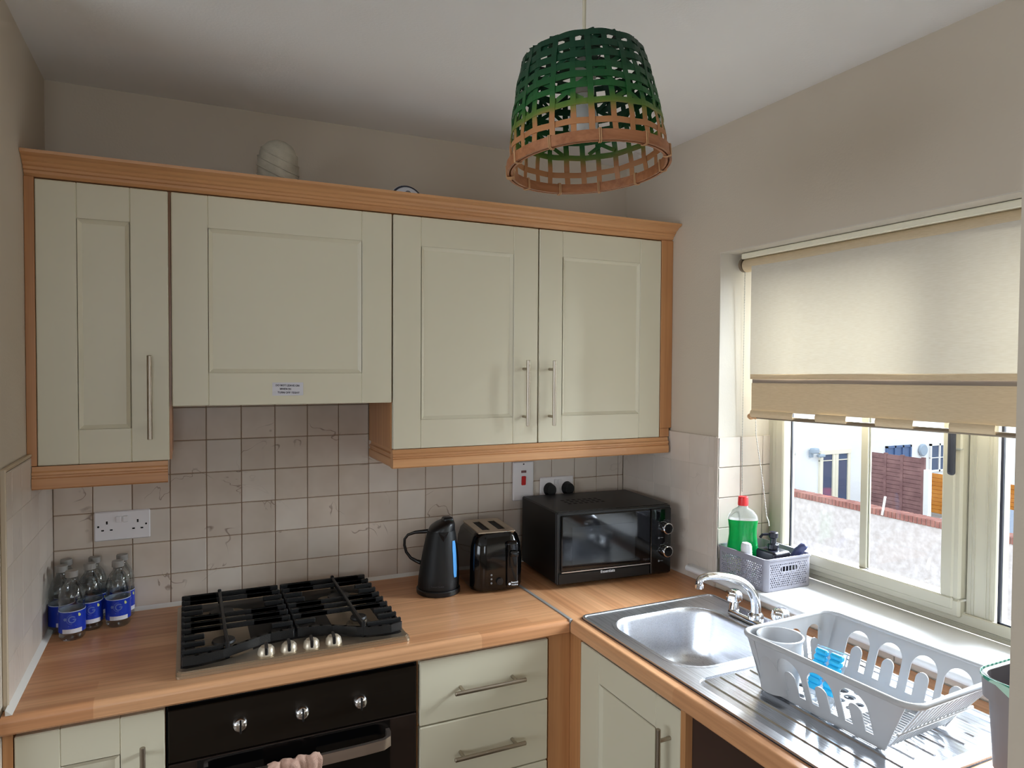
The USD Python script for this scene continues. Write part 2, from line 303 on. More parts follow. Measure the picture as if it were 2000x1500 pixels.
plain('caddy_grey', (140, 134, 136), .45); plain('caddy_dark', (70, 64, 68), .6)
mat('bag_leaf', {'g': ('geometry', {}), 'm': ('mapping', {'scale': (1., 1., .55), 'rotation': (.5, .3, .2)}), 'w': ('wave_texture', {'scale': 26., 'distortion': 5., 'detail': 1.5}), 'r': ('rgb_ramp', {'ramp': [(.42, lin((22, 132, 104))), (.55, lin((178, 218, 200)))]}), 'p': ('principled_bsdf', {'roughness': .5})},
    [('g.position', 'm.vector'), ('m.vector', 'w.vector'), ('w.fac', 'r.fac'), ('r.color', 'p.base_color')])
def cloth(name, c, trans, scale=900., c2=None):
    mat(name, {'g': ('geometry', {}), 'm': ('mapping', {'scale': (1, .12, 1)}), 'n': ('noise_texture', {'scale': scale, 'detail': 2.}), 'r': ('rgb_ramp', {'ramp': [(.3, lin(c2 or c)), (.7, lin(c))]}), 'd': ('diffuse_bsdf', {}), 't': ('translucent_bsdf', {}), 'x': ('mix_closure', {'fac': trans})},
        [('g.position', 'm.vector'), ('m.vector', 'n.vector'), ('n.fac', 'r.fac'), ('r.color', 'd.color'), ('r.color', 't.color'), ('d.BSDF', 'x.closure1'), ('t.BSDF', 'x.closure2')], surface='x.closure')
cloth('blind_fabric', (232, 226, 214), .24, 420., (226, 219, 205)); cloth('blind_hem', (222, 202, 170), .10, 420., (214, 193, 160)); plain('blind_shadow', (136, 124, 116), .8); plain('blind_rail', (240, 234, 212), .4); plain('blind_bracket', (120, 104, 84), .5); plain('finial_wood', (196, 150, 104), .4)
mottled('towel_pink', (186, 148, 130), (200, 164, 146), 60., .95, .7, 600.)
mottled('twine', (176, 168, 150), (190, 182, 164), 30., .95, .8, 500.)
plain('alarm_white', (212, 212, 218), .4); plain('alarm_line', (38, 40, 56), .5)
mottled('render_white', (226, 228, 232), (234, 236, 238), .6, .9, .3, 30.); mottled('pebbledash', (196, 186, 182), (216, 208, 206), 9., .95, 1., 30.)
mottled('coping_brick', (142, 92, 84), (168, 116, 104), 6., .9, .5, 60.); plain('mortar', (176, 168, 160), .95)
mottled('fence_brown', (118, 84, 84), (140, 104, 102), 3., .85, .3, 60.); mottled('fence_orange', (196, 122, 40), (214, 142, 58), 3., .85, .3, 60.); mottled('fence_pale', (168, 194, 206), (180, 204, 214), 3., .85, .3, 60.)
plain('roof_felt', (132, 142, 158), .8, bump=.3, bscale=40.); plain('far_glass', (78, 92, 120), .1); plain('far_blue', (72, 98, 140), .4); plain('far_frame', (232, 226, 206), .5); plain('post_white', (232, 232, 230), .7); plain('ground_grey', (150, 148, 144), .95); plain('fitting_grey', (150, 166, 182), .5)

# ------------------------------------------------------------------ the room
R, L, ZC, ZF = 1.963, -0.010, 1.542, -0.91        # plaster planes of right and left wall, ceiling, floor (z = 0 is the worktop)
FARX, REAR = -3.2, -5.0
def structure(name, loc=(0, 0, 0)): return Thing(name, None, None, loc, kind='structure')
single('floor', box(FARX-.1, 2.3, REAR-.1, .1, ZF-.06, ZF), 'floor_vinyl', kind='structure')
single('ceiling', box(FARX-.1, 2.3, REAR-.1, .1, ZC, ZC+.06), 'ceiling_paint', kind='structure')
wb = structure('wall_back'); wl = structure('wall_left'); wr = structure('wall_right'); wn = structure('wall_near')
wb.add('plaster', box(FARX-.1, 2.3, .008, .16, ZF, ZC), 'wall_paint')
wl.add('plaster', box(-.13, L, -.62, .008, ZF, ZC), 'wall_paint')
OY0, OY1, OZ0, OZ1 = -1.74, -.543, .028, 1.123    # window opening
wr.add('plaster', [box(R, 2.27, -1.9, .008, ZF, OZ0), box(R, 2.27, -1.9, .008, OZ1, ZC), box(R, 2.27, OY1, .008, OZ0, OZ1), box(R, 2.27, -1.9, OY0, OZ0, OZ1), box(R, 2.27, REAR, -1.9, ZF, ZC)], 'wall_paint')
wr.add('reveal', [box(R-.0005, 2.2, OY1-.003, OY1, OZ0, OZ1), box(R-.0005, 2.2, OY0, OY0+.003, OZ0, OZ1), box(R-.0005, 2.2, OY0+.003, OY1-.003, OZ1-.003, OZ1)], 'reveal_paint')
wn.add('plaster', box(1.3525, R, -1.90, -1.80, ZF, ZC), 'wall_paint')
RX0, RX1, RZ0, RZ1 = -.4, .6, .10, 1.20                     # opening of the added window behind the camera, for fill light
wq = structure('wall_rear'); wq.add('plaster', [box(FARX, RX0, REAR-.12, REAR, ZF, ZC), box(RX1, 2.3, REAR-.12, REAR, ZF, ZC), box(RX0, RX1, REAR-.12, REAR, RZ1, ZC), box(RX0, RX1, REAR-.12, REAR, ZF, RZ0)], 'wall_paint')
wf = structure('wall_far_left'); wf.add('plaster', [box(FARX-.12, FARX, REAR, -3.75, ZF, ZC), box(FARX-.12, FARX, -.85, .1, ZF, ZC), box(FARX-.12, FARX, -3.75, -.85, ZF, -.05), box(FARX-.12, FARX, -3.75, -.85, 1.15, ZC)], 'wall_paint')  # side opening added to hold the fill light
# tiles: 100 mm squares with recessed joints
rnd = random.Random(5); TP, TX0, TZ0 = .1018, -.0033, -.004
def tilebox(x0, x1, z0, z1): return x0+.0012, x1-.0012, z0+.0012, z1-.0012
for r in range(5):
    z0, z1 = max(0.001, TZ0+r*.102), TZ0+(r+1)*.102
    for k in range(20):
        x0, x1 = max(.0, TX0+k*TP), min(1.955, TX0+(k+1)*TP)
        if x1-x0 < .012: continue
        a, b, c, d = tilebox(x0, x1, z0, z1); e = rnd.uniform(-.0004, .0004)
        wb.add('tile', box(a, b, .0+e, .0075, c, d, .0012), 'tile_beige' if k < 12 and (r*7+k*3) % 4 else 'tile_plain')
wb.add('grout', box(.0, 1.955, .0022, .0079, 0, .5085), 'grout')
for k in range(3, 9): wb.add('tile', box(TX0+k*TP+.0012, TX0+(k+1)*TP-.0012, 0., .0075, .5072, .6068, .0012), 'tile_beige'); wb.add('tile', box(TX0+k*TP+.0012, TX0+(k+1)*TP-.0012, 0., .0075, .6092, .640, .0012), 'tile_beige')
wb.add('grout', box(TX0+3*TP, TX0+9*TP, .0022, .0079, .5085, .641), 'grout')
for r in range(5):
    z0, z1 = max(.001, TZ0+r*.102), TZ0+(r+1)*.102
    for k in range(6):
        y1, y0 = -.001-k*TP, -.001-(k+1)*TP
        if k == 5: y0 = -.566
        a, b, c, d = tilebox(y0, y1, z0, z1); wl.add('tile', box(-.0095, 0+rnd.uniform(-.0001, .0001), a-.0008, b+.0008, c-.0008, d+.0008, .0004), 'tile_plain')
wl.add('grout', box(L, -.0006, -.565, 0, 0, .5075), 'grout_pale')
wl.add('tile_trim', [box(L, .001, -.574, -.5665, 0, .516, .002), box(L, .001, -.566, 0, .5085, .516, .002)], 'tile_trim')
for r in range(5):
    z0, z1 = max(.001, TZ0+r*.102), TZ0+(r+1)*.102
    for k in range(6):
        y1, y0 = -.001-k*TP, max(-.535, -.001-(k+1)*TP)
        if y1-y0 < .01: continue
        a, b, c, d = tilebox(y0, y1, z0, z1); wr.add('tile', box(1.955+rnd.uniform(-.0001, .0001), R, a-.0008, b+.0008, c-.0008, d+.0008, .0004), 'tile_plain')
    if r > 0:
        for k in range(3):                            # the tiled return of the window reveal
            x0, x1 = 1.956+k*.1, min(2.196, 1.956+(k+1)*.1)
            a, b, c, d = tilebox(x0, x1, max(z0, .052), z1); wr.add('tile', box(a, b, OY1-.010, OY1-.003, c, d, .0012), 'tile_plain')
wr.add('grout', box(1.9556, R, -.5435, 0, 0, .5075), 'grout_pale')
wr.add('tile_edge', box(1.955, R, OY1-.010, -.5352, .052, .506, .002), 'tile_plain')
for k in range(4): wr.add('upstand_tile', box(1.9575, R, -.62-.29*k, -.62-.29*k-.287 if k < 3 else -1.795, .002, .0275, .001), 'tile_plain')
t = structure('trim_1'); t.add('bead', [prism([(.0, .0), (-.010, .0), (0, .011)], 'x', .0, 1.955)], 'sealant')
t = structure('trim_2'); t.add('bead', [prism([(-.0005, 0), (.012, 0), (-.0005, .012)], 'y', -.60, 0)], 'sealant')

# window over the sink
w1 = structure('window_1', (2.198, -1.14, .05))
WX = 2.198
def ring(y0, y1, z0, z1, s, x0, x1, b=.003): return [box(x0, x1, y0, y1, z0, z0+s, b), box(x0, x1, y0, y1, z1-s, z1, b), box(x0, x1, y0, y0+s, z0+s-.002, z1-s+.002, b), box(x0, x1, y1-s, y1, z0+s-.002, z1-s+.002, b)]
w1.add('frame', [*ring(OY0+.004, -.522, .052, 1.12, .045, WX-.002, WX+.06), box(WX-.002, WX+.06, -1.296, -1.226, .07, 1.10, .003), *ring(OY0+.02, -.54, .07, 1.10, .030, WX-.010, WX+.05), *[box(WX-.0035, WX, OY0+.004, -.522, z, z+.002) for z in (.062, .066, .084)], *[box(WX-.004, WX, -y-.0015, -y, .10, 1.09) for y in (1.238, 1.246, 1.276, 1.284)]], 'upvc')
sash = w1.add('sash', [*ring(-1.222, -.572, .085, 1.085, .050, WX-.022, WX+.04, .006), *ring(-1.205, -.592, .104, 1.066, .034, WX-.026, WX+.0, .004)], 'upvc')
w1.add('pane', box(WX+.004, WX+.008, -1.196, -.642, .137, 1.035), 'window_glass', parent=sash)
w1.add('glazing_bar', [box(WX-.004, WX+.003, -.931, -.9075, .137, 1.035, .002), box(WX+.009, WX+.014, -.931, -.9075, .137, 1.035)], 'upvc', parent=sash)
w1.add('gasket', [box(WX-.003, WX+.003, -.6425, -.6375, .135, 1.035), box(WX-.003, WX+.003, -1.2, -.64, .134, .1385), box(WX-.003, WX+.003, -1.2, -1.1955, .135, 1.035)], 'gasket', parent=sash)
hy, hz = -1.213, .56
w1.add('handle', [box(WX-.034, WX-.02, hy-.014, hy+.014, hz-.03, hz+.06, .004), tube([(WX-.03, hy, hz+.02), (WX-.052, hy, hz+.02)], .009, 12)], 'upvc', parent=sash, label='cream base of the window handle')
w1.add('lever', rbox(WX-.064, WX-.048, hy-.011, hy+.007, hz-.095, hz+.03, .007, 12), 'gasket', parent=sash, label='black lever of the window handle')
w1.add('pane', box(WX+.004, WX+.008, OY0+.06, -1.306, .105, 1.06), 'window_glass')
w1.add('gasket', [box(WX-.004, WX+.003, -1.3125, -1.306, .10, 1.06), box(WX-.004, WX+.003, OY0+.05, -1.306, .098, .104)], 'gasket')
w1.add('sill', [prism(sg.box(1.934, .028, 2.20, .050).union(sg.Point(1.934, .039).buffer(.011)), 'y', -1.745, -.553), prism(sg.box(1.934, .028, 1.9625, .050).union(sg.Point(1.934, .039).buffer(.011)), 'y', -.5532, -.432)], 'sill_white', smooth=40)
w2 = structure('window_2', (.1, REAR, .65)); w2.add('frame', [box(RX0, RX1, REAR-.1, REAR-.04, RZ0, RZ0+.06, .004), box(RX0, RX1, REAR-.1, REAR-.04, RZ1-.06, RZ1, .004), *[box(x, x+.06, REAR-.1, REAR-.04, RZ0+.06, RZ1-.06, .004) for x in (RX0, .07, RX1-.06)]], 'upvc')  # unseen rear window, added for the fill light

w3 = structure('window_3', (FARX, -2.3, .55)); w3.add('frame', [box(FARX-.1, FARX-.04, -3.75, -.85, -.05, .01, .004), box(FARX-.1, FARX-.04, -3.75, -.85, 1.09, 1.15, .004), *[box(FARX-.1, FARX-.04, y, y+.06, .01, 1.09, .004) for y in (-3.75, -2.33, -.91)]], 'upvc')  # unseen side window, added for the fill light

# ------------------------------------------------------------------ worktops
YF, XF = -.610, 1.3590
def nosed(y0, z0, z1, back):           # (y,z) profile with a rolled front edge
    r = .014; P = [(back, z0), (y0+.006, z0), (y0, z0+.006)]
    P += [(y0+r-r*math.cos(a), z1-r+r*math.sin(a)) for a in np.linspace(0, PI/2, 7)]
    return P + [(back, z1)]
wt = Thing('worktop', 'beech block worktop carrying the gas hob along the back wall', 'worktop', (.67, -.3, -.04))
wt.add('slab', prism(nosed(YF, -.04, 0, 0.0), 'x', -.008, 1.357), 'worktop_x', smooth=35)
wt2 = Thing('worktop', 'beech block worktop round the sink under the window', 'worktop', (1.66, -.9, -.04))
SX0, SX1, SY0, SY1 = 1.396, 1.888, -1.565, -.602          # sink plate
HX0, HX1, HY0, HY1 = 1.43, 1.80, -1.05, -.63              # hole for the bowl
prof = [(x, z) for x, z in nosed(XF, -.04, 0, HX0)]
wt2.add('slab', [prism(prof, 'y', -1.797, YF-.0005), box(1.368, HX0, YF-.0005, 0, -.04, 0), box(HX0, 1.955, HY1, 0, -.04, 0), box(HX0, 1.955, -1.797, HY0, -.04, 0), box(HX1, 1.955, HY0, HY1, -.04, 0)], 'worktop_y', smooth=35)
js = single('joint_strip', box(1.3572, 1.3678, YF+.002, -.01, -.03, .0022, .001), 'strip_grey', 'thin grey metal strip joining the two worktops at the corner', 'joint strip')

# ------------------------------------------------------------------ kitchen units
def bar_handle(c, axis, out, length, gap, r=.006, post=.035):
    """a bar along axis with two posts; c the bar's middle, out the unit vector from the door to the bar"""
    c = np.array(c, float); a = np.array({'x': (1, 0, 0), 'y': (0, 1, 0), 'z': (0, 0, 1)}[axis], float); o = np.array(out, float); e = length/2
    ms = [tube([c-a*e, c-a*(e-.001), c+a*(e-.001), c+a*e], [r*.8, r, r, r*.8], 14)]
    for s in (-1, 1): ms.append(tube([c+a*s*gap/2, c+a*s*gap/2-o*post], r*.8, 10))
    return cat(*ms)
def shaker(u0, u1, z0, z1, pu0, pu1, pz0, pz1, th=.02):
    """frame (stiles + rails with v-grooves at their joints) and recessed panel, built facing -y at y=0 (front), local u along x"""
    g = .0012
    st = [box(u0, pu0-g, 0, th, z0, z1, .0022), box(pu1+g, u1, 0, th, z0, z1, .0022)]
    rl = [box(pu0-g, pu1+g, .0005, th, z0, pz0, .0016), box(pu0-g, pu1+g, .0005, th, pz1, z1, .0016)]
    bev = []
    d = .007; s = .010
    o = [(pu0, pz0), (pu1, pz0), (pu1, pz1), (pu0, pz1)]; i = [(pu0+s, pz0+s), (pu1-s, pz0+s), (pu1-s, pz1-s), (pu0+s, pz1-s)]
    v = [(a, .0005, b) for a, b in o] + [(a, d, b) for a, b in i]
    F = []
    for k in range(4):
        k2 = (k+1) % 4; F += [(k, k2, 4+k2), (k, 4+k2, 4+k)]
    F += [(4, 5, 6), (4, 6, 7)]
    pan = cat(trimesh.Trimesh(np.array(v), F, process=False), box(pu0, pu1, d+.001, th-.002, pz0, pz1))
    return st, rl, pan
def put(ms, T):
    return [along(m, *T) if not isinstance(m, list) else put(m, T) for m in ms]
def door(th, sh, at, matname='door_cream', label=None):
    """at: (origin, X, Y) with the door's local (u, outward-depth, z) axes"""
    st, rl, pan = sh; Tm = np.eye(4); Tm[:3, 0] = at[1]; Tm[:3, 1] = at[2]; Tm[:3, 2] = (0, 0, 1); Tm[:3, 3] = at[0]
    def go(m):
        m = m.copy(); m.apply_transform(Tm)
        if np.linalg.det(Tm[:3, :3]) < 0: m.invert()
        return m
    d = th.node('door', label=label)
    for m in st: th.add('stile', go(m), matname, parent=d)
    for m in rl: th.add('rail', go(m), matname, parent=d)
    th.add('panel', go(pan), matname, parent=d)
    return d
DY = -.296
YX = ((0, DY, 0), (1, 0, 0), (0, 1, 0))
def pelmet_profile(y0, z0, z1):     # (y,z): a stepped lower moulding that thickens towards its bottom
    h = z1-z0
    return [(y0+.03, z0), (y0+.004, z0), (y0, z0+.004), (y0, z0+h*.48), (y0+.004, z0+h*.52), (y0+.004, z0+h*.60), (y0+.001, z0+h*.64), (y0+.001, z0+h*.74), (y0+.006, z0+h*.80), (y0+.008, z1), (y0+.03, z1)]
# tall slim unit at the left
c1 = Thing('wall_cabinet', 'tall slim cream wall cabinet at the left end, above the water bottles', 'wall cabinet', (.15, -.14, .483))
c1.add('carcass', [box(-.0095, .3125, DY+.022, -.001, .485, 1.200)], 'beech_z')
c1.add('filler', box(-.0095, .0118, DY, DY+.022, .485, 1.200, .001), 'beech_z', label='narrow beech strip beside the left wall')
d = door(c1, shaker(.013, .307, .485, 1.196, .1017, .217, .574, 1.106), YX)
c1.add('handle', bar_handle((.262, DY-.035, .654), 'z', (0, -1, 0), .218, .160), 'nickel', parent=d, smooth=40)
c1.add('pelmet', prism(pelmet_profile(-.306, .427, .484), 'x', .0012, .303), 'beech_x')
# hood unit over the hob
c2 = Thing('wall_cabinet', 'wide cream extractor hood cabinet with no handle, above the gas hob', 'wall cabinet', (.613, -.14, .628))
c2.add('carcass', [box(.3135, .9125, DY+.022, -.001, .650, 1.200)], 'beech_z')
c2.add('hood', [box(.32, .906, DY+.03, -.01, .634, .649, .002), *[box(.36+.09*k, .43+.09*k, -.24, -.06, .630, .634) for k in range(6)]], 'oven_steel')
door(c2, shaker(.3145, .9115, .628, 1.196, .405, .820, .7185, 1.108), YX)
# double unit at the right
c3 = Thing('wall_cabinet', 'double-door cream wall cabinet above the kettle and microwave', 'wall cabinet', (1.43, -.14, .483))
c3.add('carcass', [box(.9136, 1.911, DY+.022, -.001, .485, 1.200)], 'beech_z')
c3.add('end_panel', box(1.9112, 1.9625, DY, -.001, .517, 1.200, .001), 'beech_z'); c3.add('end_panel', box(1.9112, 1.952, DY, -.001, .485, .5165, .001), 'beech_z')
d = door(c3, shaker(.9165, 1.4085, .485, 1.196, 1.0055, 1.3170, .574, 1.106), YX)
c3.add('handle', bar_handle((1.356, DY-.035, .653), 'z', (0, -1, 0), .215, .157), 'nickel', parent=d, smooth=40)
d = door(c3, shaker(1.4135, 1.9095, .485, 1.196, 1.503, 1.817, .574, 1.109), YX)
c3.add('handle', bar_handle((1.453, DY-.035, .652), 'z', (0, -1, 0), .216, .157), 'nickel', parent=d, smooth=40)
c3.add('pelmet', prism(pelmet_profile(-.306, .427, .484), 'x', .9135, 1.945), 'beech_x')
c3.add('pelmet', prism([(x, z) for x, z in [(a+.306+.9135, b) for a, b in pelmet_profile(-.306, .427, .484)]], 'y', -.275, -.0015), 'beech_y')
# cornice along all of them
cp = [(-.25, 1.2005), (-.290, 1.2005), (-.296, 1.2075), (-.298, 1.214), (-.303, 1.216), (-.305, 1.222), (-.311, 1.225), (-.314, 1.231), (-.321, 1.235), (-.327, 1.241), (-.336, 1.2445), (-.343, 1.247), (-.345, 1.254), (-.25, 1.254)]
single('cornice', prism(cp, 'x', L+.001, R-.001), 'beech_x', 'long ridged beech cornice along the top of the wall cabinets', 'cornice')
# note stuck on the hood door
nt = Thing('paper_note', 'small white handwritten paper note stuck low on the hood cabinet door', 'note', (.61, DY, .655))
nt.add('sheet', box(.568, .652, DY-.0006, DY-.0001, .6535, .6905), 'paper')
for s, z, dx, h in (('DO NOT LEAVE ON', .6822, 0, .0052), ('WHEN IN', .6722, -.006, .0050), ('TURN OFF TIGHT', .6618, .003, .0052)):
    nt.add('lettering', along(turned(text(s, h, .0003, True), (0, 0, 1), -1.5), (.609+dx, DY-.0007, z), (1, 0, 0), (0, 0, 1)), 'ink')

BY = -.584
BX = ((0, BY, 0), (1, 0, 0), (0, 1, 0))
b1 = Thing('base_cabinet', 'cream base cabinet at the left end below the water bottles', 'base cabinet', (.15, -.3, ZF))
b1.add('carcass', box(-.0095, .2995, BY+.022, -.01, -.79, -.042), 'beech_z'); b1.add('filler', box(-.0095, .0095, BY, BY+.022, -.79, -.042, .001), 'beech_z', label='narrow beech strip beside the left wall')
d = door(b1, shaker(.0115, .2985, -.77, -.056, .096, .2075, -.68, -.140), BX)
b1.add('handle', bar_handle((.2545, BY-.035, -.225), 'z', (0, -1, 0), .218, .160), 'nickel', parent=d, smooth=40); b1.add('plinth', box(-.0095, .2995, BY+.06, BY+.08, ZF+.001, -.79), 'beech_x')
b2 = Thing('drawer_cabinet', 'cream drawer unit with bar handles in the corner beside the oven', 'drawer cabinet', (1.11, -.3, ZF))
b2.add('carcass', box(.9085, 1.3015, BY+.022, -.01, -.79, -.042), 'beech_z'); b2.add('plinth', box(.9085, 1.3015, BY+.06, BY+.08, ZF+.001, -.79), 'beech_x')
for z1, z0, hz in ((-.054, -.2305, -.1432), (-.234, -.4105, -.3245), (-.414, -.77, -.52)):
    dr = b2.add('drawer', box(.9105, 1.3005, BY, BY+.021, z0, z1, .003), 'door_cream')
    b2.add('handle', bar_handle((1.1055, BY-.035, hz), 'x', (0, -1, 0), .213, .158), 'nickel', parent=dr, smooth=40)
cpst = Thing('corner_post', 'plain beech corner post between the drawers and the sink cabinet', 'corner post', (1.35, -.6, ZF))
cpst.add('board', box(1.3035, 1.3745, BY, BY+.02, ZF+.001, -.042, .001), 'beech_z'); cpst.add('board', box(1.3748, 1.3945, -.6425, BY+.02, ZF+.001, -.042, .001), 'beech_z')
b3 = Thing('base_cabinet', 'cream sink base cabinet with a vertical bar handle, under the sink', 'base cabinet', (1.65, -.87, ZF))
b3.add('gable', box(1.397, 1.94, -1.1055, -1.0905, ZF+.001, -.042, .001), 'gable_shade', label='beech side panel coloured dark for its shade, facing the empty space')  # shade on the beech panel is put into its dark colour
b3.add('carcass', [box(1.397, 1.94, -.655, -.645, ZF+.001, -.21), box(1.397, 1.94, -1.0905, -.655, -.79, -.77), box(1.93, 1.945, -1.0905, -.655, -.77, -.21)], 'beech_z')
b3.add('edge_strip', box(1.3752, 1.397, -1.1065, -1.0895, ZF+.001, -.042, .001), 'beech_z')
XX = ((1.375, 0, 0), (0, -1, 0), (1, 0, 0))
d = door(b3, shaker(.6435, 1.0885, -.77, -.053, .7435, .9955, -.68, -.136), XX)
b3.add('handle', bar_handle((1.34, -1.053, -.213), 'z', (-1, 0, 0), .218, .160), 'nickel', parent=d, smooth=40)

# ------------------------------------------------------------------ built-in oven and towel
ov = Thing('oven', 'dark brushed built-in oven under the hob with three round knobs', 'oven', (.603, -.3, ZF+.1))
ov.add('body', box(.3015, .9075, BY+.023, -.02, -.75, -.045), 'void_black')
ov.add('control_panel', box(.3055, .9005, BY, BY+.022, -.1855, -.0615, .002), 'oven_steel')
dr = ov.add('door', box(.3055, .9005, BY+.001, BY+.022, -.74, -.190, .002), 'oven_side', label='dark brown oven door frame')
ov.add('glass', box(.3655, .8290, BY-.0015, BY+.001, -.70, -.1915, .0005), 'oven_glass', parent=dr, label='black oven door glass')
hb = [(.385, BY-.002, -.225)] + [(.385-.004*math.cos(a)+.004, BY-.002-.0415*s, -.2285) for a, s in ((0, .5), (.5, .8))] + [(.40, BY-.0445, -.229), (.45, BY-.047, -.2295), (.6, BY-.048, -.230), (.75, BY-.047, -.2295), (.80, BY-.0445, -.229), (.817, BY-.034, -.2285), (.821, BY-.018, -.226), (.821, BY-.002, -.225)]
hb = np.array(hb); tg = np.gradient(hb, axis=0); tg /= np.linalg.norm(tg, axis=1, keepdims=True); nn = np.cross(tg, [0, 0, 1.0]); nn /= np.linalg.norm(nn, axis=1, keepdims=True)
ov.add('handle', strip(hb, nn, .027, .010), 'handle_steel', parent=dr, smooth=50, label='curved flat grey metal oven handle')
for kx, kz in ((.460, -.121), (.604, -.123), (.749, -.125)):
    k = turned(lathe([(0, 0), (.0185, 0), (.0185, .006), (.0175, .013), (.014, .019), (.008, .022), (0, .023)], 28), (1, 0, 0), 90)
    kn = ov.add('knob', moved(k, kx, BY-.0005, kz), 'chrome', smooth=35); ov.add('grip', box(kx-.0022, kx+.0022, BY-.026, BY-.012, kz-.015, kz+.015, .001), 'black_satin', parent=kn)
ty = []
prof = [(BY-.024, -.50), (BY-.026, -.32), (BY-.034, -.238), (BY-.040, -.216), (BY-.050, -.2095), (BY-.060, -.216), (BY-.0635, -.232), (BY-.066, -.33), (BY-.068, -.52)]
pv = np.array(prof); tt = np.linspace(0, 1, len(pv)); ti = np.linspace(0, 1, 34); pv = np.stack([np.interp(ti, tt, pv[:, 0]), np.interp(ti, tt, pv[:, 1])], 1)
xs = np.linspace(.519, .641, 30); grid = np.zeros((30, 34, 3))
for i, x in enumerate(xs):
    u = (x-.519)/.122; fold = .0035*math.sin(u*17)+.0025*math.sin(u*39+1)
    for j in range(34):
        side = -1 if j > 17 else 1
        grid[i, j] = (x + .003*math.sin(j*.5+u*3), pv[j, 0] - fold*(1 if j > 12 else 0), pv[j, 1] + (.002*math.sin(u*23) if 12 < j < 22 else 0))
def slab(grid, th, nrm=None):
    a, b = grid.shape[:2]; du = np.gradient(grid, axis=0); dv = np.gradient(grid, axis=1); n = np.cross(du, dv); n /= np.linalg.norm(n, axis=2, keepdims=True)+1e-12
    v = np.vstack([(grid+n*th/2).reshape(-1, 3), (grid-n*th/2).reshape(-1, 3)]); F = []; o = a*b
    for i in range(a-1):
        for j in range(b-1):
            p, q, r, s = i*b+j, (i+1)*b+j, (i+1)*b+j+1, i*b+j+1; F += [(p, q, r), (p, r, s), (o+p, o+r, o+q), (o+p, o+s, o+r)]
    edge = [(i, 0) for i in range(a)] + [(a-1, j) for j in range(1, b)] + [(i, b-1) for i in range(a-2, -1, -1)] + [(0, j) for j in range(b-2, 0, -1)]
    ids = [i*b+j for i, j in edge]
    for k in range(len(ids)):
        p, q = ids[k], ids[(k+1) % len(ids)]; F += [(p, o+p, o+q), (p, o+q, q)]
    m = trimesh.Trimesh(v, F, process=False)
    if m.volume < 0: m.invert()
    return m
single('towel', slab(grid, .005), 'towel_pink', 'pale pink towel folded over the oven door handle', 'towel', smooth=50)

# ------------------------------------------------------------------ gas hob
hob = Thing('gas_hob', 'four-burner steel gas hob with black cast iron grates set in the worktop', 'hob', (.606, -.3, .0005))
hx0, hx1, hy0, hy1 = .3215, .8905, -.5665, -.045
hob.add('plate', [prism(rrect(hx0, hx1, hy0, hy1, .012), 'z', .0005, .007), ], 'steel_hob')
wave = [(hx0+.004, -.532), (.345, -.542), (.378, -.540), (.425, -.528), (.466, -.508), (.50, -.488), (.532, -.470), (.58, -.462), (.637, -.462), (.68, -.470), (.713, -.486), (.75, -.512), (.782, -.530), (.83, -.538), (.864, -.536), (hx1-.006, -.522)]
wp = sg.Polygon(wave + [(hx1-.002, hy0+.014), (hx1-.012, hy0+.002), (hx0+.012, hy0+.002), (hx0+.002, hy0+.014)])
hob.add('front_panel', [prism(wp, 'z', .007, .0135), prism(wp.buffer(-.003), 'z', .0135, .016)], 'steel_hob', label='wavy raised steel front strip of the hob')
well = sg.box(hx0+.010, -.57, hx1-.010, hy1-.012).difference(wp.buffer(.002)).intersection(sg.box(hx0, -.525, hx1, hy1))
hob.add('tray', prism(well, 'z', .0068, .0082), 'iron', label='black enamel tray below the grates')
for tx0, tx1, ty0 in ((.365, .50, -.50), (.715, .845, -.47)): hob.add('burner_plate', prism(rrect(tx0, tx1, ty0, -.13, .03), 'z', .0082, .0092), 'steel_hob', label='bare steel plate under the burners')
for kx in (.526, .5805, .636, .692):
    k = hob.add('knob', lathe([(0, .016), (.0208, .016), (.0212, .020), (.0188, .030), (.0135, .0355), (0, .037)], 28, (kx, -.532, 0)), 'knob_satin', smooth=35)
    hob.add('grip', turned(box(kx-.0042, kx+.0042, -.5538, -.5112, .019, .0395, .002), (0, 0, 1), -4, (kx, -.532, 0)), 'black_satin', parent=k, label='black bar across the knob')
for bx, by, br in ((.437, -.205, .034), (.432, -.430, .030), (.772, -.205, .036), (.786, -.405, .024)):
    b = hob.add('burner', lathe([(0, .009), (br+.010, .009), (br+.010, .012), (br, .015), (br, .022), (br-.004, .024), (0, .024)], 30, (bx, by, 0)), 'burner_alu', smooth=30)
    hob.add('burner_cap', lathe([(0, .024), (br-.003, .024), (br-.001, .026), (br-.003, .031), (0, .0325)], 30, (bx, by, 0)), 'burner_cap', parent=b, smooth=30)
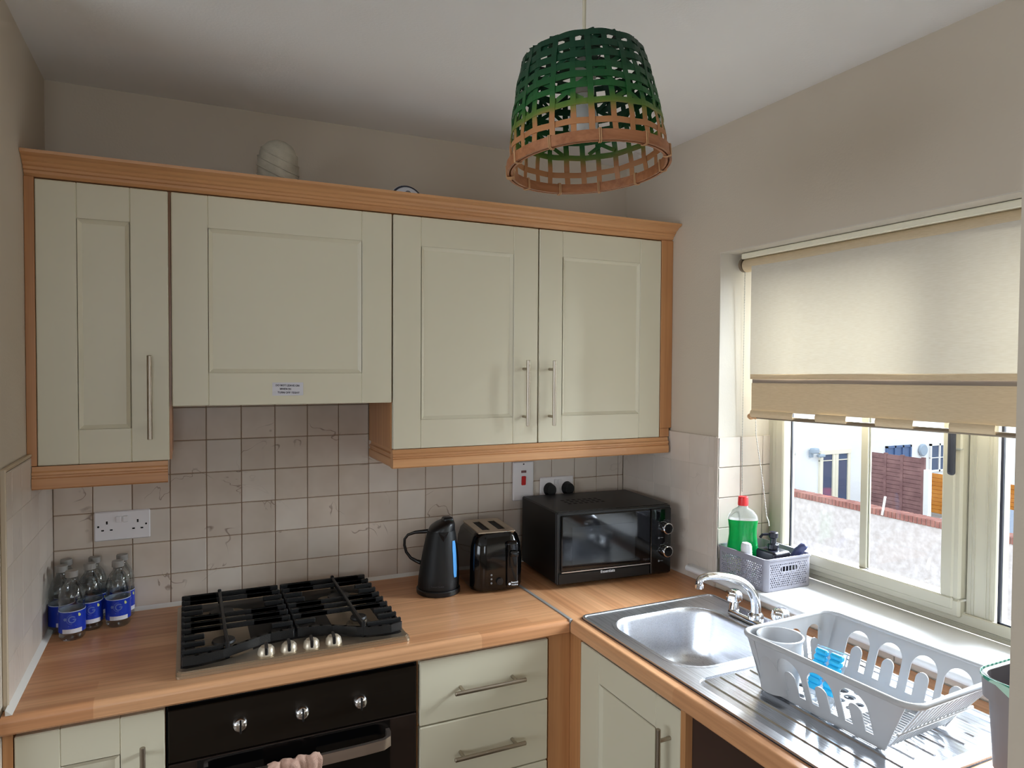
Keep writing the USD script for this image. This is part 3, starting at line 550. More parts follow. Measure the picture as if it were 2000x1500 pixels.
def grate(x0, x1, bx, yfront, outer_left):
    ms = []; T = .0085; zt = .047; zb = zt-.013
    yb = -.075
    ms.append(box(bx-.004, bx+.004, yfront(bx)+.006, yb+.012, zb, zt+.004, .002))                       # long spine over the burners
    n = 10
    for k in range(n):
        y = yb - .004 - k*.0475
        for side in (0, 1):
            xa = x0+.003 if side == 0 else x1-.003
            lim = yfront(xa)+.012
            if y < lim: continue
            near = min(abs(y+.205), abs(y+.42))
            reach = .050 if near < .04 else .092
            xb = xa+reach if side == 0 else xa-reach
            ms.append(box(min(xa, xb), max(xa, xb), y-T/2, y+T/2, zb, zt, .002)); ms.append(box(xa-.004, xa+.004, y-T/2, y+T/2, .012, zt+.001, .002))
            ms.append(box(xa-.003, xa+.003, max(y-.0475, lim), y, .022, .038, .001))
        if min(abs(y+.205), abs(y+.42)) > .055 and y > yfront(bx)+.02: ms.append(box(x0+.02, x1-.02, y-T/2, y+T/2, zb, zt, .002))
    ms.append(box(x0+.003, x1-.003, yb-.005, yb+.005, .022, zt, .002))
    yl = [(x, yfront(x)+.010) for x in np.linspace(x0+.004, x1-.004, 10)]
    for (xa, ya), (xb2, yb2) in zip(yl[:-1], yl[1:]): ms.append(prism(sg.LineString([(xa, ya), (xb2, yb2)]).buffer(.0045), 'z', .018, .040))
    for x, y in ((bx, yb), (bx, yfront(bx)+.012)): ms.append(box(x-.005, x+.005, y-.005, y+.005, .012, zt+.008, .002))
    return cat(*ms)
wx, wy = zip(*wave); yfr = lambda x: float(np.interp(x, wx, wy))
hob.add('grate', grate(.334, .6045, .437, yfr, True), 'iron', label='left cast iron pan grate'); hob.add('grate', grate(.6125, .879, .775, yfr, False), 'iron', label='right cast iron pan grate')

# ------------------------------------------------------------------ sockets and switches
def socket_plate(th, x0, z1, w, h, y=0.0): return th.add('plate', box(x0, x0+w, y-.009, y-.0006, z1-h, z1, .003), 'plate_white')
s1 = Thing('wall_socket', 'empty white double wall socket above the water bottles', 'socket', (.175, 0, .262))
p = socket_plate(s1, .102, .305, .146, .086)
for k, sx in ((0, .165), (1, .183)): s1.add('rocker', turned(box(sx-.0065, sx+.0065, -.0125, -.008, .272, .290, .001), (1, 0, 0), 5, (sx, -.009, .281)), 'plate_white')
for cx in (.135, .215):
    s1.add('pin_hole', [box(cx-.0022, cx+.0022, -.0094, -.0085, .268, .277), box(cx-.0145, cx-.0075, -.0094, -.0085, .2485, .2525), box(cx+.0075, cx+.0145, -.0094, -.0085, .2485, .2525)], 'hole_black')
for cx in (.113, .237): s1.add('screw', turned(cyl(.0028, 0, .0006, n=12), (1, 0, 0), 90, (0, 0, 0)).apply_translation((cx, -.009, .262)), 'hole_black')
s2 = Thing('cooker_switch', 'tall white cooker switch plate with a red rocker above the toaster', 'switch', (1.499, 0, .307))
s2.add('plate', box(1.456, 1.542, -.011, -.0006, .234, .380, .003), 'plate_white')
s2.add('rocker', turned(box(1.490, 1.507, -.017, -.010, .292, .326, .002), (1, 0, 0), 4, (1.5, -.011, .309)), 'rocker_red', label='red rocker'); s2.add('neon', box(1.489, 1.510, -.0125, -.0105, .338, .347, .001), 'neon_dark', label='dark red neon window')
s2.add('screw', turned(cyl(.003, 0, .0008, n=12), (1, 0, 0), 90).apply_translation((1.499, -.011, .371)), 'print_dim')
s3 = Thing('wall_socket', 'white double wall socket in use behind the microwave', 'socket', (1.645, 0, .272))
s3.add('plate', box(1.572, 1.718, -.009, -.0006, .229, .315, .003), 'plate_white')
for sx in (1.637, 1.655): s3.add('rocker', turned(box(sx-.0065, sx+.0065, -.0128, -.008, .285, .304, .001), (1, 0, 0), 6, (sx, -.009, .294)), 'plate_white')
for cx, lab in ((1.609, 'black plug in the left half of the socket behind the microwave'), (1.688, 'black plug in the right half of the socket behind the microwave')):
    pg = Thing('plug', lab, 'plug', (cx, -.02, .272))
    b_ = trimesh.convex.convex_hull(np.vstack([np.c_[cx+.024*np.cos(a), np.full(24, -.0095), .268+.026*np.sin(a)] for a in [np.linspace(0, 2*PI, 24, endpoint=False)]] + [np.c_[cx+.019*np.cos(a), np.full(24, -.034), .268+.021*np.sin(a)] for a in [np.linspace(0, 2*PI, 24, endpoint=False)]]))
    pg.add('body', b_, 'black_matt', smooth=30); pg.add('flex', tube([(cx, -.022, .246), (cx+.002, -.024, .235), (cx+.004, -.026, .18), (cx+.004, -.02, .10), (cx+.004, -.016, .02)], .0035, 8), 'black_matt')

# ------------------------------------------------------------------ water bottles
bt = Thing('water_bottle', 'clear bottle of water with a blue label standing in front of the others', 'water bottle', (.066, -.168, .0006), group='bottled water by the left wall')
r = .0315
bp = [(0, .004), (.018, .0), (.027, .001), (r-.0005, .006), (r, .012), (r-.0014, .0165), (r, .021), (r-.0012, .0225), (r-.0012, .0805), (r, .083), (r, .090), (r-.0016, .095), (r, .100), (r, .110), (r-.0012, .119), (.0275, .131), (.0225, .143), (.0165, .152), (.0125, .158), (.0118, .162), (.0118, .166), (0, .166)]
def lab_arc(a0, a1, z0, z1, rr, n=24):
    A = np.linspace(a0, a1, n); g = np.stack([np.stack([rr*np.cos(A), rr*np.sin(A), np.full(n, z)], 1) for z in np.linspace(z0, z1, 4)], 1); return slab(g, .0004)
bt.add('bottle', lathe(bp, 32), 'pet_film', smooth=40, world=False)
bt.add('cap', lathe([(0, .1665), (.0148, .1665), (.0152, .168), (.0152, .181), (.014, .183), (0, .183)], 28), 'cap_white', smooth=30, world=False)
lb = bt.add('label', lathe([(r-.0004, .0225), (r+.0004, .0225), (r+.0004, .080), (r-.0004, .080)], 40), 'label_blue', smooth=30, world=False)
bt.add('label_inside', lathe([(r-.0005, .080), (r-.0005, .0225)], 40), 'label_pale', smooth=30, parent=lb, world=False, label='pale inner side of the label seen through the bottle')
bt.add('label_edge', lathe([(r+.0003, .0785), (r+.0006, .0785), (r+.0006, .0805), (r+.0003, .0805)], 40), 'label_pale', parent=lb, world=False)
fa = -PI/2 + .12
bt.add('label_band', lab_arc(fa-.75, fa+.75, .0222, .0335, r+.0008), 'paper', parent=lb, world=False, label='white strip along the lower edge of the label')
def on_label(m, a, z):       # wrap a flat mark (x,y in metres) round the label
    v = m.vertices.copy(); A = a + v[:, 0]/r; rr = r+.0006+v[:, 2]
    m = m.copy(); m.vertices = np.stack([rr*np.cos(A), rr*np.sin(A), z+v[:, 1]], 1); return m
ringp = sg.Point(0, 0).buffer(.0075, 10).difference(sg.Point(0, 0).buffer(.0048, 10)).difference(sg.box(.002, .0005, .009, .0035))
emb = unary_union([ringp, sg.box(.001, -.0012, .0062, .0012), sg.Point(0, 0).buffer(.0105, 12).difference(sg.Point(0, 0).buffer(.0098, 12)).intersection(sg.box(-.011, -.011, .0, .011))])
bt.add('emblem', on_label(prism(affinity.scale(emb, 1.25, 1.25, origin=(0, 0)), 'z', 0, .0002), fa, .0590), 'label_mid', parent=lb, world=False); bt.add('emblem', on_label(prism(sg.Point(0, 0).buffer(.004, 8), 'z', 0, .0002), fa-.52, .060), 'label_mid', parent=lb, world=False)
bt.add('badge', on_label(prism(unary_union([sg.Point(.0005, 0).buffer(.0034, 8), sg.box(-.003, .001, .001, .0055)]), 'z', 0, .0002), fa+.55, .0680), 'label_yellow', parent=lb, world=False)
bt.add('label_print', on_label(prism(sg.box(-.009, -.0005, .009, .0005), 'z', 0, .0002), fa, .0415), 'label_mid', parent=lb, world=False)
for bx, by, rz, lab in ((.0335, -.104, .35, 'clear water bottle with a blue label against the left wall, in the middle row'), (.101, -.107, .1, 'clear water bottle with a blue label in the centre of the middle row'), (.170, -.110, .0, 'clear water bottle with a blue label at the right end of the middle row'),
                        (.0365, -.037, .6, 'clear water bottle in the back left corner'), (.106, -.040, .3, 'clear water bottle in the middle of the back row'), (.176, -.042, .45, 'clear water bottle at the right end of the back row')):
    dup(bt, 'water_bottle', (bx, by, .0006), rz, lab)

# ------------------------------------------------------------------ kettle
kt = Thing('kettle', 'matt black jug kettle with a blue water window beside the toaster', 'kettle', (1.094, -.205, .0008))
def koval(r, z, dx=0, k=40, sq=1.0):
    a = np.arange(k)*2*PI/k; return np.stack([1.094+dx+r*np.cos(a), -.205+sq*r*np.sin(a), np.full(k, z)], 1)
kt.add('base', lathe([(0, .001), (.070, .001), (.0715, .004), (.0715, .015), (.069, .018), (0, .018)], 40, (1.094, -.205, 0)), 'black_satin', smooth=30)
prof = [(.066, .0185), (.0672, .024), (.0665, .05), (.063, .09), (.058, .13), (.0525, .165), (.047, .192), (.0445, .203)]
rg = [koval(.001, .0185)] + [koval(q, z, dx=.010*max(0, (z-.02)/.18)) for q, z in prof]
kt.add('body', shell(rg, cap_first=True, cap_last=True), 'black_matt', smooth=40)
lid = [koval(.0446, .2032, .0101), koval(.0440, .210, .0105), koval(.040, .218, .0112), koval(.022, .223, .012), koval(.003, .2245, .012)]
ld = shell(lid, cap_first=True, cap_last=True); v = ld.vertices; v[:, 2] += np.clip((v[:, 0]-1.085)/.05, -.6, .75)*.018*np.clip((v[:, 2]-.2032)/.008, 0, 1); ld.vertices = v
kt.add('lid', ld, 'black_satin', smooth=40); kt.add('lid_knob', rbox(1.108, 1.142, -.222, -.186, .222, .2435, .008, 12), 'black_satin', smooth=40)
kt.add('spout', trimesh.convex.convex_hull(np.array([(1.094, -.262, .192), (1.078, -.2515, .203), (1.112, -.2515, .203), (1.095, -.2535, .17), (1.080, -.245, .2035), (1.110, -.245, .2035)])), 'black_satin', smooth=30)
kt.add('handle', tube([(1.071, -.183, .197), (1.03, -.155, .190), (1.008, -.147, .182), (.998, -.143, .168), (.997, -.143, .148), (1.003, -.145, .125), (1.017, -.150, .105), (1.034, -.160, .095), (1.045, -.17, .092)], [.0075, .0055, .0045, .0045, .0045, .0045, .005, .006, .0075], 10), 'black_satin', smooth=60)
wa = []
for k in range(12):
    z = .058 + k*.0105; rr = float(np.interp(z, [p_[1] for p_ in prof], [p_[0] for p_ in prof])) + .0012; dx = .010*max(0, (z-.02)/.18); wd = .0085*math.sqrt(max(.05, 1-((k-5.5)/6.2)**4))
    a0 = math.radians(-58); wa.append([(1.094+dx+rr*math.cos(a0+s*wd/rr), -.205+rr*math.sin(a0+s*wd/rr), z) for s in (-1, -.33, .33, 1)])
kt.add('water_window', slab(np.array(wa), .002), 'water_blue', smooth=40, label='long blue water level window')
def on_kettle(m, a, z0):
    v = m.vertices.copy(); z = z0+v[:, 1]; rr = np.interp(z, [p_[1] for p_ in prof], [p_[0] for p_ in prof])+.0002+v[:, 2]; A = a+v[:, 0]/rr
    m = m.copy(); m.vertices = np.stack([1.094+.010*np.clip((z-.02)/.18, 0, 1)+rr*np.cos(A), -.205+rr*np.sin(A), z], 1); return m
kt.add('brand_print', on_kettle(text('Russell Hobbs', .0045, .0003), math.radians(-112), .035), 'print_dim')

# ------------------------------------------------------------------ toaster
ts = Thing('toaster', 'glossy black two-slice toaster with a steel top between kettle and microwave', 'toaster', (1.283, -.178, .0008), math.radians(-6))
def tloop(x, y, r_, z): return loop(-x, x, -y, y, r_, z, 7)
rings = [tloop(.062, .098, .03, .008), tloop(.085, .121, .045, .008), tloop(.089, .126, .046, .02), tloop(.089, .126, .046, .10), tloop(.0855, .122, .045, .150), tloop(.078, .113, .042, .178), tloop(.068, .102, .036, .190), tloop(.064, .098, .034, .191)]
ts.add('body', shell(rings, cap_first=True, cap_last=True), 'black_gloss', smooth=40)
top = sg.box(-.062, -.096, .062, .096).buffer(.002).difference(sg.box(-.040, -.066, -.014, .066)).difference(sg.box(.014, -.066, .040, .066))
ts.add('top_plate', prism(top, 'z', .1905, .1945), 'steel_hob', label='brushed steel top with two bread slots')
for sx in (-.027, .027): ts.add('slot', [box(sx-.0135, sx-.0125, -.067, .067, .155, .192), box(sx+.0125, sx+.0135, -.067, .067, .155, .192), box(sx-.0125, sx+.0125, -.067, .067, .1912, .1918)], 'hole_black')
ts.add('front_bead', tube([(.018, -.094, .191), (.035, -.096, .192), (.058, -.0955, .191)], .0035, 8), 'chrome')
ts.add('lever_column', rbox(.022, .064, -.139, -.112, .016, .168, .011, 14), 'black_gloss', smooth=40); ts.add('lever', rbox(.029, .059, -.151, -.137, .120, .139, .005, 10), 'black_gloss', smooth=40)
for z in (.034, .0475, .061): ts.add('button', turned(lathe([(0, 0), (.0032, 0), (.0032, .002), (0, .0026)], 14), (1, 0, 0), 90).apply_translation((-.028, -.1262, z)), 'print_grey')
ts.add('dial', turned(lathe([(0, 0), (.012, 0), (.011, .007), (0, .008)], 24), (1, 0, 0), 90).apply_translation((.0, -.1262, .038)), 'black_satin', smooth=35)
ts.add('brand_print', [along(text('Russell', .0052, .0004, True), (.048, -.1392, .0345), (1, 0, 0), (0, 0, 1)), along(text('Hobbs', .0052, .0004, True), (.0485, -.1392, .0265), (1, 0, 0), (0, 0, 1)), along(prism(sg.Point(0, 0).buffer(.0042, 8), 'z', 0, .0004), (.0305, -.1392, .030), (1, 0, 0), (0, 0, 1))], 'print_white')
ts.add('foot', [cyl(.008, .0, .009, (x, y), 12) for x in (-.05, .05) for y in (-.09, .09)], 'black_matt')

# ------------------------------------------------------------------ microwave (local: front at y=0, left at x=0)
mw = Thing('microwave', 'black microwave oven with two dials in the corner under the cabinet', 'microwave', (1.457, -.352, .0008), math.radians(-4.2))
W_, D_, H_ = .440, .315, .255
mw.add('casing', box(0, W_, .012, D_, .012, H_, .004), 'micro_body')
mw.add('front_frame', box(0, W_, 0, .0125, .012, H_-.002, .004), 'black_satin')
dr = mw.add('door', box(.012, .352, -.010, .0, .058, H_-.010, .003), 'micro_glass', label='glossy black door')
mw.add('window', box(.050, .290, -.0106, -.0099, .080, .205), 'micro_mesh', parent=dr, label='dark glass window')
mw.add('trim_strip', box(.012, .352, -.0115, -.009, .055, .0585), 'grille_alu', parent=dr)
cpn = mw.add('control_panel', box(.354, .436, -.010, .0, .018, H_-.010, .003), 'micro_glass', label='control panel')
mw.add('lower_panel', box(.004, .3525, -.0075, .0, .016, .053, .003), 'micro_body')
for z in (.1765, .0955):
    kn = mw.add('dial', turned(lathe([(0, 0), (.0215, 0), (.0215, .008), (.0195, .017), (.0165, .019), (.016, .0175), (0, .0175)], 32), (1, 0, 0), 90).apply_translation((.413, -.010, z)), 'chrome', smooth=30, label='chrome-rimmed dial')
    mw.add('dial_face', turned(cyl(.0158, .0168, .0185, n=28), (1, 0, 0), 90).apply_translation((.413, -.010, z)), 'black_gloss', parent=kn)
    for a in range(5):
        an = math.radians(130-28*a); mw.add('dial_mark', box(.413+.028*math.cos(an)-.002, .413+.028*math.cos(an)+.002, -.0104, -.0099, z+.028*math.sin(an)-.0012, z+.028*math.sin(an)+.0012), 'print_dim', parent=cpn)
    mw.add('dial_symbol', [along(prism(sg.Point(0, 0).buffer(.0036, 8), 'z', 0, .0004), (.386, -.0101, z-.034), (1, 0, 0), (0, 0, 1)), box(.392, .403, -.0104, -.0100, z-.035, z-.033)], 'print_grey', parent=cpn)
mw.add('brand_print', along(text('Essentials', .0085, .0004, True), (.186, -.0079, .046), (1, 0, 0), (0, 0, 1)), 'print_white'); mw.add('rating_print', along(text('700W', .007, .0004), (.336, -.0101, .072), (1, 0, 0), (0, 0, 1)), 'print_dim')
mw.add('vent', [box(.10+.022*k, .112+.022*k, .12+.03*j, .135+.03*j, H_-.0008, H_+.0004) for k in range(7) for j in range(3)], 'hole_black')
mw.add('foot', [cyl(.012, 0, .0125, (x, y), 14) for x in (.04, .40) for y in (.05, .28)], 'black_matt')

# ------------------------------------------------------------------ sink
sk = Thing('sink', 'stainless steel sink with a single bowl and ridged drainer', 'sink', (1.64, -1.08, .0005))
bowl_hole = rrect(1.442, 1.786, -1.028, -.668, .085, 8); dr_area = rrect(1.424, 1.862, -1.535, -1.075, .035, 6)
plate = rrect(SX0, SX1, SY0, SY1, .022, 6)
dep = .0035
sk.add('plate', [prism(plate.difference(bowl_hole).difference(dr_area), 'z', .0006, .0042), prism(plate.difference(plate.buffer(-.007)), 'z', .0042, .0062), prism(bowl_hole.buffer(.012).difference(bowl_hole.buffer(.002)), 'z', .0042, .0052)], 'steel_sink')
def bl(d, z, r_): return loop(1.442+d, 1.786-d, -1.028+d, -.668-d, r_, z, 9)
bowl = shell([bl(0, .0042, .085), bl(.003, .001, .084), bl(.006, -.01, .083), bl(.016, -.10, .078), bl(.022, -.128, .074), bl(.040, -.146, .06), bl(.07, -.150, .05), bl(.12, -.1515, .03)], cap_last=True)
sk.add('bowl', bowl, 'steel_sink', smooth=50)
dnr = sk.node('drainer')
sk.add('tray', [prism(dr_area, 'z', .0004, .0016)], 'steel_drainer', parent=dnr)
for k in range(9):
    x = 1.452+.0465*k; y0_ = -1.085; y1_ = -1.515+.010*(k % 2)
    sk.add('ridge', prism([(x-.0045, .0014), (x-.0015, .0042), (x+.0015, .0042), (x+.0045, .0014)], 'y', y1_, y0_), 'steel_drainer', parent=dnr)
sk.add('waste', [lathe([(0, -.1500), (.035, -.1500), (.034, -.1475), (.028, -.149), (.010, -.149), (.006, -.146), (0, -.146)], 28, (1.614, -.85, 0))], 'chrome', smooth=30)
sk.add('overflow', turned(lathe([(0, 0), (.012, 0), (.010, .003), (0, .003)], 20), (1, 0, 0), 90).apply_translation((1.60, -1.0155, -.040)), 'chrome')
sk.add('seal', prism(plate.buffer(.002).difference(bowl_hole), 'z', .0002, .0008), 'gasket')

# ------------------------------------------------------------------ mixer tap
tp = Thing('mixer_tap', 'chrome kitchen mixer tap with an arched spout and two round handles', 'tap', (1.822, -.868, .0042))
tp.add('body', [rbox(1.800, 1.846, -.965, -.772, .0044, .024, .0095, 14), lathe([(0, .020), (.021, .020), (.021, .034), (.016, .040), (0, .042)], 26, (1.822, -.868, 0))], 'chrome', smooth=40)
sp = [(1.822, -.868, .036), (1.823, -.867, .060), (1.818, -.865, .085), (1.804, -.862, .110), (1.780, -.858, .130), (1.745, -.853, .145), (1.705, -.848, .154), (1.668, -.843, .157), (1.648, -.840, .154), (1.640, -.839, .146), (1.639, -.839, .133)]
tt = np.linspace(0, 1, len(sp)); ti = np.linspace(0, 1, 40); sp = np.stack([np.interp(ti, tt, [p_[k] for p_ in sp]) for k in range(3)], 1)
for _ in range(3): sp[1:-1] = (sp[:-2]+2*sp[1:-1]+sp[2:])/4
tp.add('spout', tube(sp, np.interp(ti, [0, .5, .85, 1], [.0145, .0115, .0095, .0100]), 16), 'chrome', smooth=60)
tp.add('aerator', cyl(.0118, .124, .137, (1.639, -.839), 20, .002), 'chrome', smooth=30)
for y in (-.780, -.958):
    tp.add('valve', lathe([(0, .02), (.017, .02), (.014, .034), (.012, .046), (0, .048)], 24, (1.822, y, 0)), 'chrome', smooth=40)
    a = np.arange(12)*2*PI/12; prof = lambda q, z: np.stack([1.822+q*(1+.06*np.cos(6*np.arange(48)*2*PI/48))*np.cos(np.arange(48)*2*PI/48), y+q*(1+.06*np.cos(6*np.arange(48)*2*PI/48))*np.sin(np.arange(48)*2*PI/48), np.full(48, z)], 1)
    tp.add('handle', shell([prof(.016, .044), prof(.0225, .049), prof(.0235, .060), prof(.021, .074), prof(.014, .079), prof(.003, .080)], cap_first=True), 'chrome', smooth=30)

# ------------------------------------------------------------------ dish rack (local: long axis y, left end towards the back wall)
dk = Thing('dish_rack', 'white plastic dish rack with arched cut-outs standing on the drainer', 'dish rack', (1.652, -1.343, .0058), math.radians(2.5))
hxT, hxB, yA_T, yA_B, yB_T, yB_B, zt_ = .146, .100, .197, .180, -.207, -.122, .130
def lerp(a, b, t_): return a+(b-a)*t_
def n_arch(u, w, z0, h, tongue, th_):
    outer = sg.box(u-w/2, z0, u+w/2, z0+h-w/2).union(sg.Point(u, z0+h-w/2).buffer(w/2, quad_segs=8))
    iw = w-2*tongue; top = z0+th_
    inner = sg.box(u-iw/2, z0-.01, u+iw/2, top-iw/2).union(sg.Point(u, top-iw/2).buffer(iw/2, quad_segs=6))
    return outer.difference(inner)
def wallpanel(poly, bottom, top, T_=.0026, nseg=1):
    """poly in (u along the wall, z); the wall slopes between two lines bottom(u), top(u) -> xy"""
    m = prism(poly, 'z', 0, T_); v = m.vertices.copy(); out = np.zeros_like(v)
    for i, (u, z, d_) in enumerate(v):
        B, T2 = np.array(bottom(u)), np.array(top(u)); p_ = B+(T2-B)*(z/zt_); out[i] = (p_[0]+d_*wallpanel.n[0], p_[1]+d_*wallpanel.n[1], z)
    m.vertices = out
    if m.volume < 0: m.invert()
    return m
shell_n = dk.node('shell')
def dense(p): return sg.Polygon([c for c in p.segmentize(.012).exterior.coords], [list(h.coords) for h in p.segmentize(.012).interiors])
arch_f = unary_union([n_arch(u, .062, .026, .082, .017, .052) for u in (.082, .004, -.074)])
arch_b = unary_union([n_arch(u, .058, .030, .084, .015, .050) for u in (.100, .022, -.056, -.134+.006)])
longf = sg.Polygon([(yA_B-.012, 0), (yA_T-.012, zt_), (yB_T+.015, zt_), (yB_B, 0)])
def side(poly, s):
    wallpanel.n = (-s, 0)
    return wallpanel(dense(poly) if not hasattr(poly, 'geoms') else poly, lambda u: (s*hxB, u), lambda u: (s*hxT, u))
for s, ar, nm in ((-1, arch_f, 'side_wall'), (1, arch_b, 'side_wall')):
    dk.add(nm, side(longf.difference(ar), s), 'rack_white', parent=shell_n)
wallpanel.n = (0, -1)
endp = sg.Polygon([(-hxB, 0), (hxB, 0), (hxT-.012, zt_), (-hxT+.012, zt_)]).difference(unary_union([n_arch(u, .054, .026, .084, .014, .052) for u in (.020, .086)]))
dk.add('end_wall', wallpanel(endp, lambda u: (u, yA_B), lambda u: (u, yA_T)), 'rack_white', parent=shell_n)
rimpts = loop(-hxT-.003, hxT+.003, yB_T-.003, yA_T+.003, .034, zt_, 8)
dk.add('rim', tube(rimpts, .0062, 10, closed=True), 'rack_white', parent=shell_n, smooth=60)
for cx, cy, a0 in ((hxT-.031, yA_T-.031, 0), (-hxT+.031, yA_T-.031, 90)):        # rounded corner fillets under the rim
    g = []
    for i in range(7):
        a = math.radians(a0+90*i/6); row = []
        for z in np.linspace(0, zt_, 6):
            f = z/zt_; sx = lerp(hxB, hxT, f)*(1 if a0 == 0 else -1); sy = lerp(yA_B, yA_T, f); rr = lerp(.012, .034, f)
            row.append((sx-(1 if a0 == 0 else -1)*rr+rr*math.cos(a), sy-rr+rr*math.sin(a), z))
        g.append(row)
    dk.add('corner', slab(np.array(g), .0026), 'rack_white', parent=shell_n, smooth=50)
base = sg.box(-hxB, yB_B, hxB, yA_B).difference(sg.box(-hxB+.008, yB_B-.01, hxB-.008, -.015))
hr = random.Random(3); holes = []
for gx in range(6):
    for gy in range(5):
        holes.append(sg.Point(-.080+.031*gx+hr.uniform(-.005, .005)+(.012 if gy % 2 else 0), .010+.031*gy+hr.uniform(-.005, .005)).buffer(hr.choice((.0065, .009, .0125)), quad_segs=5))
dk.add('base', prism(base.difference(unary_union(holes)), 'z', 0.002, .006), 'rack_white', label='rack floor with round drain holes')
for k in range(17):
    f = (k+.5)/17; xb = lerp(-hxB+.010, hxB-.010, f); xt = lerp(-hxT+.016, hxT-.016, f)
    P = [(xb, -.012, .004), (xb, lerp(-.012, yB_B, .8), .004), (xb, yB_B-.002, .010), (lerp(xb, xt, .5), lerp(yB_B, yB_T, .5), zt_*.5), (xt, yB_T-.001, zt_-.003)]
    P = np.array(P); dk.add('slat', tube(P, .0023, 6), 'rack_white', smooth=60)
dk.add('cross_bar', [tube([(-hxB-.02, yB_B-.039, zt_*.42), (hxB+.02, yB_B-.039, zt_*.42)], .0028, 8), tube([(-hxB, -.05, .003), (hxB, -.05, .003)], .0028, 8), tube([(-hxB, -.10, .003), (hxB, -.10, .003)], .0028, 8)], 'rack_white')
cc = (-hxT+.058, yA_T-.058)
dk.add('cutlery_cup', lathe([(0, .010), (.040, .010), (.0465, .120), (.050, .128), (.051, .132), (.047, .133), (.0445, .126), (.0385, .014), (0, .014)], 36, (*cc, 0)), 'rack_white', smooth=40, label='round white cutlery cup in the corner of the rack')
for x in (-.08, .08):
    for y in (yA_B-.02, -.10): dk.add('foot', cyl(.006, .0002, .003, (x, y), 12), 'rack_white')
# blue ribbed tray leaning in the rack
it = Thing('ice_tray', 'clear tray with two columns of bright blue ribs leaning in the dish rack', 'ice tray', (1.585, -1.292, .0135), math.radians(8))
tl = lambda m: turned(m, (0, 1, 0), 24)
it.add('frame', tl(box(-.002, .002, -.036, .036, .0, .118, .002)), 'clear_plastic')
for cy in (-.0175, .0175):
    for k in range(8):
        z = .112-.0125*k; it.add('cell', tl(moved(turned(lathe([(0, -.0145), (.004, -.0145), (.0075, -.011), (.0075, .011), (.004, .0145), (0, .0145)], 16), (1, 0, 0), 90), -.006, cy, z-.007)), 'tray_blue' if k < 7 else 'clear_plastic', smooth=40)
for cy in (-.0175, .0175): it.add('tube', tl(rbox(-.012, .001, cy-.0155, cy+.0155, .0005, .021, .006, 12)), 'clear_plastic', smooth=40)

# ------------------------------------------------------------------ basket on the window sill with its contents
bk = Thing('storage_basket', 'grey plastic lattice basket on the window sill by the tap', 'basket', (2.045, -.672, .0506))
bx0, bx1, by0, by1, bz = 1.950, 2.142, -.778, -.566, .152
def lattice(u0, u1, z0, z1, slot=None, seed=0):
    rr_ = random.Random(seed); P = sg.box(u0, z0, u1, z1); H = []; p = .0078; row = 0; z = z0+.012
    while z < z1-.012:
        u = u0+.008+(p/2 if row % 2 else 0)
        while u < u1-.008:
            s = .0027+rr_.uniform(-.0005, .0006); H.append(affinity.rotate(sg.Point(u, z).buffer(s, quad_segs=1), rr_.uniform(0, 90))); u += p
        z += p*.86; row += 1
    hole = unary_union(H)
    if slot is not None: hole = hole.difference(slot.buffer(.004)).union(slot)
    return P.difference(hole)
slot = rrect(bx0+.060, bx0+.132, .108, .124, .0075, 4)
shn = bk.node('shell')
def bw(poly, axis, at, inward):
    m = prism(poly, axis, at, at+inward*.002); return m
bk.add('side', bw(lattice(bx0+.012, bx1-.012, .052, bz-.006, slot, 1), 'y', by0, 1), 'basket_grey', parent=shn); bk.add('side', bw(lattice(bx0+.012, bx1-.012, .052, bz-.006, None, 2), 'y', by1-.002, 1), 'basket_grey', parent=shn)
bk.add('side', bw(lattice(by0+.012, by1-.012, .052, bz-.006, None, 3), 'x', bx0, 1), 'basket_grey', parent=shn); bk.add('side', bw(lattice(by0+.012, by1-.012, .052, bz-.006, None, 4), 'x', bx1-.002, 1), 'basket_grey', parent=shn)
bk.add('handle_slats', [box(bx0+.066+.0135*k, bx0+.070+.0135*k, by0+.0006, by0+.0016, .107, .125) for k in range(5)], 'basket_grey', parent=shn)
cor = rrect(bx0, bx1, by0, by1, .014, 5).difference(rrect(bx0+.002, bx1-.002, by0+.002, by1-.002, .012, 5))
cor = cor.difference(sg.box(bx0-.01, by0+.013, bx1+.01, by1-.013)).difference(sg.box(bx0+.013, by0-.01, bx1-.013, by1+.01))
bk.add('corner', prism(cor, 'z', .052, bz-.004), 'basket_grey', parent=shn, smooth=30); bk.add('base', prism(rrect(bx0+.001, bx1-.001, by0+.001, by1-.001, .013, 5), 'z', .0506, .053), 'basket_grey')
rimr = rrect(bx0-.004, bx1+.004, by0-.004, by1+.004, .017, 6).difference(rrect(bx0+.002, bx1-.002, by0+.002, by1-.002, .012, 6)); bk.add('rim', prism(rimr, 'z', bz-.006, bz), 'basket_grey', smooth=30)
